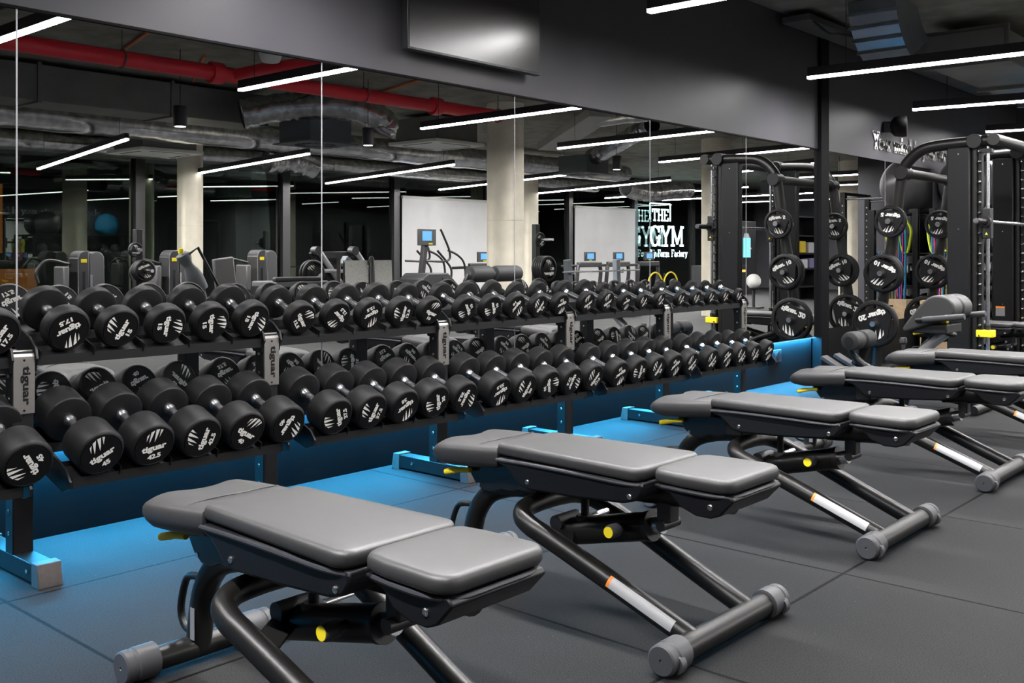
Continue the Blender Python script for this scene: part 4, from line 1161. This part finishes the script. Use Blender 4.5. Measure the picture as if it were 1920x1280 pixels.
MB().box(-.06, .34, -.03, .03, .05, .4).build('frame', 'frame_black', t)
MB().box(-.2, .4, -.2, .2, 0, .05).build('base', 'frame_black', t)
t = thing('padded_machine', (8.3, -7.5, 0), 'machine with a wide flat gray pad reflected behind the upper dumbbells', 'gym machine')
MB().box(-.50, .32, -.32, .32, .64, .72).build('pad', 'gray_pad', t, bevel=.02)
MB().box(-.55, .2, .22, .32, .72, .78).build('edge_roll', 'roller', t, bevel=.02)
MB().box(-.4, .3, -.2, .2, .08, .64).build('pedestal', 'tower', t, bevel=.01)
MB().box(-.5, .4, -.35, .35, 0, .08).build('base', 'frame_black', t)
# leg press with sloping rails
t = thing('leg_press', (9.6, -8.3, 0), 'leg press with bright sloping rails reflected at the second mirror joint', 'gym machine')
for x in (-.42, .28):
    MB().bar((x, 0, 1.13), (x+.72, 0, .18), .06, .12).build('slope_beam', 'frame_black', t, bevel=.006)
    MB().tube([(x+.05, .06, 1.16), (x+.66, .06, .42)], .045, 16).build('slide_rail', 'silver', t)
    MB().lathe([(.07, -.06), (.07, .06)], 18, (x+.03, .06, 1.13), 'y').build('rail_buffer', 'black', t)
    MB().box(x+.02, x+.1, -.05, .05, 0, 1.0).build('rear_post', 'rack', t)
MB().box(-.36, .36, -.04, .04, 1.02, 1.12).build('cross_beam', 'tower', t, bevel=.008)
MB().cyl((-.52, .22, .84), (.10, .22, .82), .03, 14).build('weight_arm', 'silver', t)
MB().bar((.0, .2, 1.0), (.55, .2, .62), .12, .14).build('sled', 'unit_gray', t, bevel=.01)
MB().box(.02, .40, .1, .4, .60, .68).build('seat', 'gray_pad', t, bevel=.01)
MB().box(-.3, 1.2, -.3, .3, 0, .08).build('base', 'frame_black', t)
weight_plate(9.02, -8.06, .80, .20, '', 30, 'black weight plate leaning on the leg press, front one', 'leg press plates', -PI/2)
weight_plate(9.02, -8.13, .80, .20, '', 90, 'black weight plate leaning on the leg press, rear one', 'leg press plates', -PI/2, mk=False)
t = thing('foot_platform', (8.75, -6.5, 0), 'tread-plate foot platform of a press machine, reflected beside the pale blind', 'gym machine')
for a, b in ((-.42, -.03), (.05, .40)):
    MB().add([(a, .02, .62), (b, .02, .62), (b+.09, -.10, 1.0), (a+.09, -.10, 1.0)], [(0, 1, 2, 3)]).add([(a, -.02, .62), (b, -.02, .62), (b+.09, -.14, 1.0), (a+.09, -.14, 1.0)], [(3, 2, 1, 0)]).build('tread_plate', 'checker', t, smooth=0)
MB().tube(smooth_path([(-.0, .03, .6), (.05, -.04, .86), (.09, -.08, 1.02), (.13, -.08, 1.02), (.11, -.04, .86), (.06, .03, .6)], 5), .02, 10).build('grip', 'frame_black', t)
MB().bar((-.45, -.08, .60), (-.35, -.2, 1.0), .05, .16).build('side_frame', 'frame_black', t)
MB().box(-.4, .4, -.3, .1, 0, .60).build('pedestal', 'tower', t, bevel=.01)
# cardio machines before the pale blinds
t = thing('stair_climber', (13.35, -10.0, 0), 'black stair climber with a lit console reflected before the left pale blind', 'cardio machine')
MB().prism([(-.62, 0), (-.62, .62), (-.48, .72), (.05, .72), (.42, .42), (.62, 0)], -.32, .32, 'y').build('stair_housing', 'tower', t, bevel=.02)
for k in range(4): MB().box(-.12+.13*k, .05+.13*k, -.2, .34, .60-.13*k, .64-.13*k).build('step', 'black', t)
MB().bar((-.35, .0, .70), (-.26, .0, 1.30), .10, .10).build('mast', 'tower', t, bevel=.01)
MB().bar((-.50, .10, 1.50), (-.38, .16, 1.25), .42, .04, up=(0, 1, 0)).build('console', 'black', t, bevel=.006) if False else MB().box(-.52, -.06, .06, .10, 1.24, 1.55).build('console', 'black', t, bevel=.01)
MB().box(-.42, -.18, .1005, .104, 1.33, 1.51).build('screen', 'screen_blue', t, smooth=0)
MB().box(-.26, -.16, .1005, .104, 1.26, 1.285).build('badge', 'yellow', t, smooth=0)
for y in (-.28, .28):
    MB().tube(smooth_path([(-.5, y, .95), (.05, y, .95), (.12, y, 1.12), (-.06, y, 1.45), (-.12, y, 1.54)], 5), .022, 10).build('handrail', 'frame_black', t)
    MB().tube(smooth_path([(.08, y, 1.15), (.35, y, 1.05), (.52, y, .88), (.56, y, .5)], 5), .022, 10).build('handrail', 'frame_black', t)
    MB().tube(smooth_path([(-.2, y, 1.14), (.02, y, .95), (.17, y, .75), (.10, y, .40)], 5), .022, 10).build('handrail', 'frame_black', t)
def treadmill(x, y, lab, dx=0):
    t = thing('treadmill', (x, y, 0), lab, 'cardio machine', 'treadmills')
    MB().box(-.42, .42, -1.0, .9, .06, .20).build('deck', 'tower', t, bevel=.02)
    MB().box(-.28, .28, -.98, .7, .20, .215).build('belt', 'black', t, smooth=0)
    for s in (-1, 1):
        MB().tube(smooth_path([(s*.42, .55, .2), (s*.43, .60, .62), (s*.40, .60, .80), (s*.3, .60, .85)], 5), .045, 12).build('upright', 'tower', t)
        MB().tube([(s*.42, .60, .82), (s*.42, .15, .80)], .03, 10).build('handrail', 'black', t)
    MB().box(-.42, .42, .56, .66, .78, .90).build('dash', 'tower', t, bevel=.02)
    MB().bar((0, .62, .88), (0, .70, 1.12), .42, .04, up=(1, 0, 0)) .build('console_back', 'black', t) if False else MB().box(-.2, .2, .60, .64, .92, 1.12).build('console', 'black', t, bevel=.008)
    MB().box(-.12, .12, .6405, .644, .97, 1.09).build('screen', 'screen_blue', t, smooth=0)
    MB().box(-.05, .05, .6405, .644, .93, .95).build('badge', 'yellow', t, smooth=0)
treadmill(14.6, -10.5, 'black treadmill with a lit console reflected left of the thick column')
treadmill(17.95, -10.4, 'black treadmill with a lit console, left of two before the right pale blind')
treadmill(19.05, -10.4, 'black treadmill with a lit console, right of two before the right pale blind')
treadmill(20.3, -10.4, 'black treadmill between the right pale blind and glowing sign')
# knee rollers and barbell stand in the middle of the floor
t = thing('roller_machine', (9.1, -4.5, 0), 'machine with two fat foam rollers reflected before the thick column', 'gym machine')
for x0, x1 in ((-.50, -.12), (-.07, .40)):
    MB().lathe([(.05, x0), (.09, x0+.015), (.10, x0+.05), (.10, x1-.05), (.09, x1-.015), (.05, x1)], 26, (0, 0, .845), 'x').build('foam_roller', 'roller', t)
    MB().lathe([(.04, x0-.01), (.045, x0+.004)], 16, (0, 0, .845), 'x').build('roller_cap', 'cap_gray', t)
MB().tube(smooth_path([(-.52, 0, .84), (-.58, 0, .74), (-.5, -.1, .6), (-.1, -.2, .5)], 5), .022, 10).build('roller_arm', 'frame_black', t)
MB().box(-.14, -.04, -.25, -.15, 0, .6).build('post', 'frame_black', t)
MB().tube([(-.1, -.2, .5), (-.095, 0, .845)], .03, 10).build('strut', 'frame_black', t)
MB().box(-.4, .3, -.5, -.1, 0, .06).build('base', 'frame_black', t)
t = thing('barbell_stand', (14.7, -7.2, 0), 'press bench stand with two tall gray uprights reflected before the right blind', 'gym bench')
for x in (-.75, .72):
    MB().bar((x, 0, 0), (x-.06, 0, .98), .10, .12).build('upright', 'unit_gray', t, bevel=.01)
    MB().tube([(x-.02, .02, .74), (x-.02, .12, .74), (x-.02, .12, .80)], .02, 8).build('bar_hook', 'chrome', t)
MB().box(-.8, .8, -.1, .1, 0, .06).build('base', 'frame_black', t)
MB().box(-.18, .18, -.1, 1.1, .40, .47).build('pad', 'leather', t, bevel=.02)
MB().box(-.05, .05, .0, 1.0, .05, .40).build('pad_frame', 'frame_black', t)
tag(MB().cyl((13.62, -7.08, .765), (15.95, -7.08, .775), .016, 12).build('barbell', 'chrome'), 'plain steel barbell lying across the two gray uprights', 'barbell')
for i, (x, z) in enumerate(((19.4, .55), (20.0, .55))):
    tag(MB().tube([(x+.30*math.cos(a), -9.0+.03*i, z-.2+.30*math.sin(a)) for a in [2*PI*k/28 for k in range(28)]], .018, 8, closed=True).build('hoop', 'yellow'), 'yellow hoop standing by the windows, %s of two' % ('left', 'right')[i], 'hoop', 'yellow hoops')
t = thing('hoop_stand', (19.7, -9.1, 0), 'low black stand behind the yellow hoops', 'stand')
MB().box(-.7, .7, -.12, .04, 0, .06).build('base', 'frame_black', t)
for x in (-.3, .3): MB().box(x-.02, x+.02, -.06, -.02, .06, .62).build('post', 'frame_black', t)
# pale blinds in the window bays
for a, b, zt, lab in ((13.78, 16.36, 2.24, 'pale gray blind reflected left of and behind the thick column'), (19.48, 22.06, 2.24, 'pale gray blind reflected left of the glowing sign')):
    t = thing('roller_blind', (a, YF+.10, .25), lab, 'window blind', 'pale window blinds')
    MB().box(0, b-a, -.008, .008, 0, zt-.25).build('cloth', 'blind', t, smooth=0)
    MB().cyl((0, 0, zt-.25), (b-a, 0, zt-.25), .03, 12).build('roller_tube', 'unit_white', t)
    MB().box(0, b-a, -.012, .012, -.02, .01).build('bottom_bar', 'unit_white', t)
    for x in (.1, b-a-.1): MB().cyl((x, 0, zt-.25), (x, 0, 2.74-.25), .004, 6).build('hanger', 'cable', t)
# glowing window sign, letters facing outdoors
def sign(x0, y, zb, k, lab):
    t = thing('window_sign', (x0, y, zb), lab, 'sign')
    pl = lambda dx, dz: (lambda x, z: (dx+x, 0, dz+z))
    a = MB(); strokes(a, 'GYM', pl(0, .38*k), .72*k, .17); a.build('large_letters', 'sign_glow', t, smooth=0)
    b = MB(); strokes(b, 'THE', pl(.15*k, 1.26*k), .42*k, .20); b.build('small_letters', 'sign_glow', t, smooth=0)
    c = MB(); strokes(c, 'Fitness by Form Factory'.replace('Fitness ', ''), pl(.05*k, .02*k), .25*k, .16); c.build('bottom_line', 'sign_glow', t, smooth=0)
    d = MB().bar((.02, 0, 1.86*k), (1.30*k, 0, 1.86*k), .02, .035).bar((1.30*k, 0, 1.86*k), (1.30*k, 0, 1.26*k), .02, .035).bar((.02, 0, 1.86*k), (.02, 0, 1.3*k), .02, .02)
    d.build('outline', 'sign_glow', t, smooth=0)
SLAB.setdefault('B', SLAB['E'])
sign(22.45, -11.2, .98, .78, 'glowing white GYM window sign reflected between the right blind and weight frame')
# vending machine, shelf with goods, white ball
t = thing('vending_machine', (24.35, -9.6, 0), 'black vending machine with glowing light blue cans reflected past the frame column', 'vending machine')
MB().box(-.42, .42, -.35, .3, 0, 1.95).build('cabinet', 'black', t, bevel=.01)
for x in (-.16,):
    MB().cyl((x, .30, .98), (x, .30, 1.50), .13, 20).build('can_picture', 'cyan_print', t)
    MB().cyl((x, .30, 1.5), (x, .30, 1.62), .11, 20, .07).build('can_top', 'pack_white', t)
MB().box(.1, .15, .3, .31, 1.2, 1.24).build('display', 'red_glow', t)
t = thing('reception_counter', (23.3, -9.4, 0), 'black counter with small amber-lit handles reflected behind the frame column', 'counter')
MB().box(-1.2, .55, -.3, .3, 0, .78).build('counter_body', 'black', t, bevel=.01)
for x in (-.9, -.45, 0, .4):
    MB().box(x-.12, x+.12, .30, .31, .60, .66).build('handle', 'amber_glow', t)
t = thing('goods_shelf', (22.3, -6.9, 0), 'black shelf unit of packaged goods reflected left of the pillar', 'shelf')
for z in (.3, .72, 1.08, 1.5, 1.95): MB().box(-.7, .7, -.2, .2, z-.015, z+.015).build('shelf_board', 'black', t)
for x in (-.7, .7): MB().box(x-.02, x+.02, -.2, .2, 0, 1.95).build('side_panel', 'black', t)
MB().box(-.7, .7, -.2, -.18, 0, 1.95).build('back_panel', 'black', t)
for i, (x, z, w, h, mt, lab) in enumerate(((-.45, 1.095, .22, .24, 'pack_white', 'white bag on the goods shelf, upper left'), (-.10, 1.10, .30, .28, 'pack_yellow', 'yellow pack on the goods shelf, upper middle'), (.35, 1.095, .30, .26, 'pack_white', 'white box on the goods shelf, upper right'),
                                           (-.40, .735, .30, .22, 'pack_purple', 'purple tub on the goods shelf, lower left'), (.0, .735, .30, .22, 'pack_white', 'white pack on the goods shelf, lower middle'), (.40, .735, .26, .24, 'pack_purple', 'purple tub on the goods shelf, lower right'))):
    tag(MB().box(22.3+x-w/2, 22.3+x+w/2, -6.95, -6.72, z, z+h).build('goods_pack', mt, bevel=.02), lab, 'package', 'packages on the goods shelf')
t = thing('ball_stand', (18.06, -5.8, 0), 'low black stand under a white ball, reflected left of the weight tree', 'stand')
MB().box(-.15, .15, -.15, .15, 0, .03).build('base', 'black', t)
MB().cyl((0, 0, .03), (0, 0, .38), .03, 12).build('stem', 'black', t)
MB().lathe([(.10, .38), (.11, .40), (.08, .40)], 18, axis='z').build('cup', 'black', t)
med_ball(18.06, -5.8, .395, .145, 'ball_white', 'white ball on a low black stand, reflected left of the weight tree')
# attachment rack with hanging handles next to the pillar
t = thing('cable_tower', (19.2, -3.6, 0), 'cable machine with bright vertical rods reflected at the pillar', 'gym machine')
for x in (-.35, .35):
    MB().box(x-.05, x+.05, -.06, .06, 0, 2.0).build('upright', 'rack', t, bevel=.006)
    MB().cyl((x+.12, .02, .1), (x+.12, .02, 1.9), .016, 10).build('guide_rod', 'chrome', t)
    MB().cyl((x+.19, .02, .1), (x+.19, .02, 1.9), .016, 10).build('guide_rod', 'chrome', t)
MB().box(-.4, .4, -.05, .05, 1.92, 2.0).build('top_beam', 'rack', t)
MB().box(-.5, .6, -.3, .3, 0, .06).build('base', 'rack', t)
MB().tube([(-.1, .1, 1.1), (.1, .12, .95), (.25, .1, .93)], .014, 8).build('handle', 'chrome', t)
# power rack at the end wall
t = thing('power_rack', (15.35, -1.9, 0), 'black power rack by the end wall, reflected right of the pillar', 'gym rack')
for x in (-.9, .0):
    for y in (-.5, .5):
        MB().box(x-.04, x+.04, y-.04, y+.04, 0, 2.0).build('upright', 'rack', t, bevel=.005)
        h_ = MB()
        for k in range(16): h_.cyl((x-.041, y, .3+k*.1), (x-.0405, y, .3+k*.1), .012, 8)
        h_.build('hole_row', 'bolt', t, smooth=0)
for y in (-.5, .5): MB().cyl((-.9, y, 1.98), (0, y, 1.98), .025, 10).build('top_bar', 'rack', t)
for x in (-.9, 0): MB().cyl((x, -.5, 1.9), (x, .5, 1.9), .02, 10).build('pull_up_bar', 'chrome', t)
# street outside
t = thing('street_building', (12.3, -19, 0), 'dark building across the street with an orange-lit ground floor', 'building')
MB().box(-9, 3, -1, 0, 0, 9).build('facade', 'black', t)
MB().box(-8, -2.6, 0, .02, .15, .75).build('lit_strip', 'street_glow', t, smooth=0)
for x in (-7.5, -6.2, -4.9, -3.4): MB().box(x-.06, x+.06, .02, .03, 1.1, 2.6).build('lit_slot', 'street_glow', t, smooth=0)
for i, (x, z, w) in enumerate(((15.9, .80, .35), (16.2, .66, .25), (20.6, 2.42, .35), (23.2, 1.5, .6))):
    tag(MB().box(x-w/2, x+w/2, -14.05, -14.0, z-.05, z+.05).build('street_lamp', 'red_glow', smooth=0), 'small red light outside the windows, %s from the left' % ORD[i], 'light', 'red street lights')
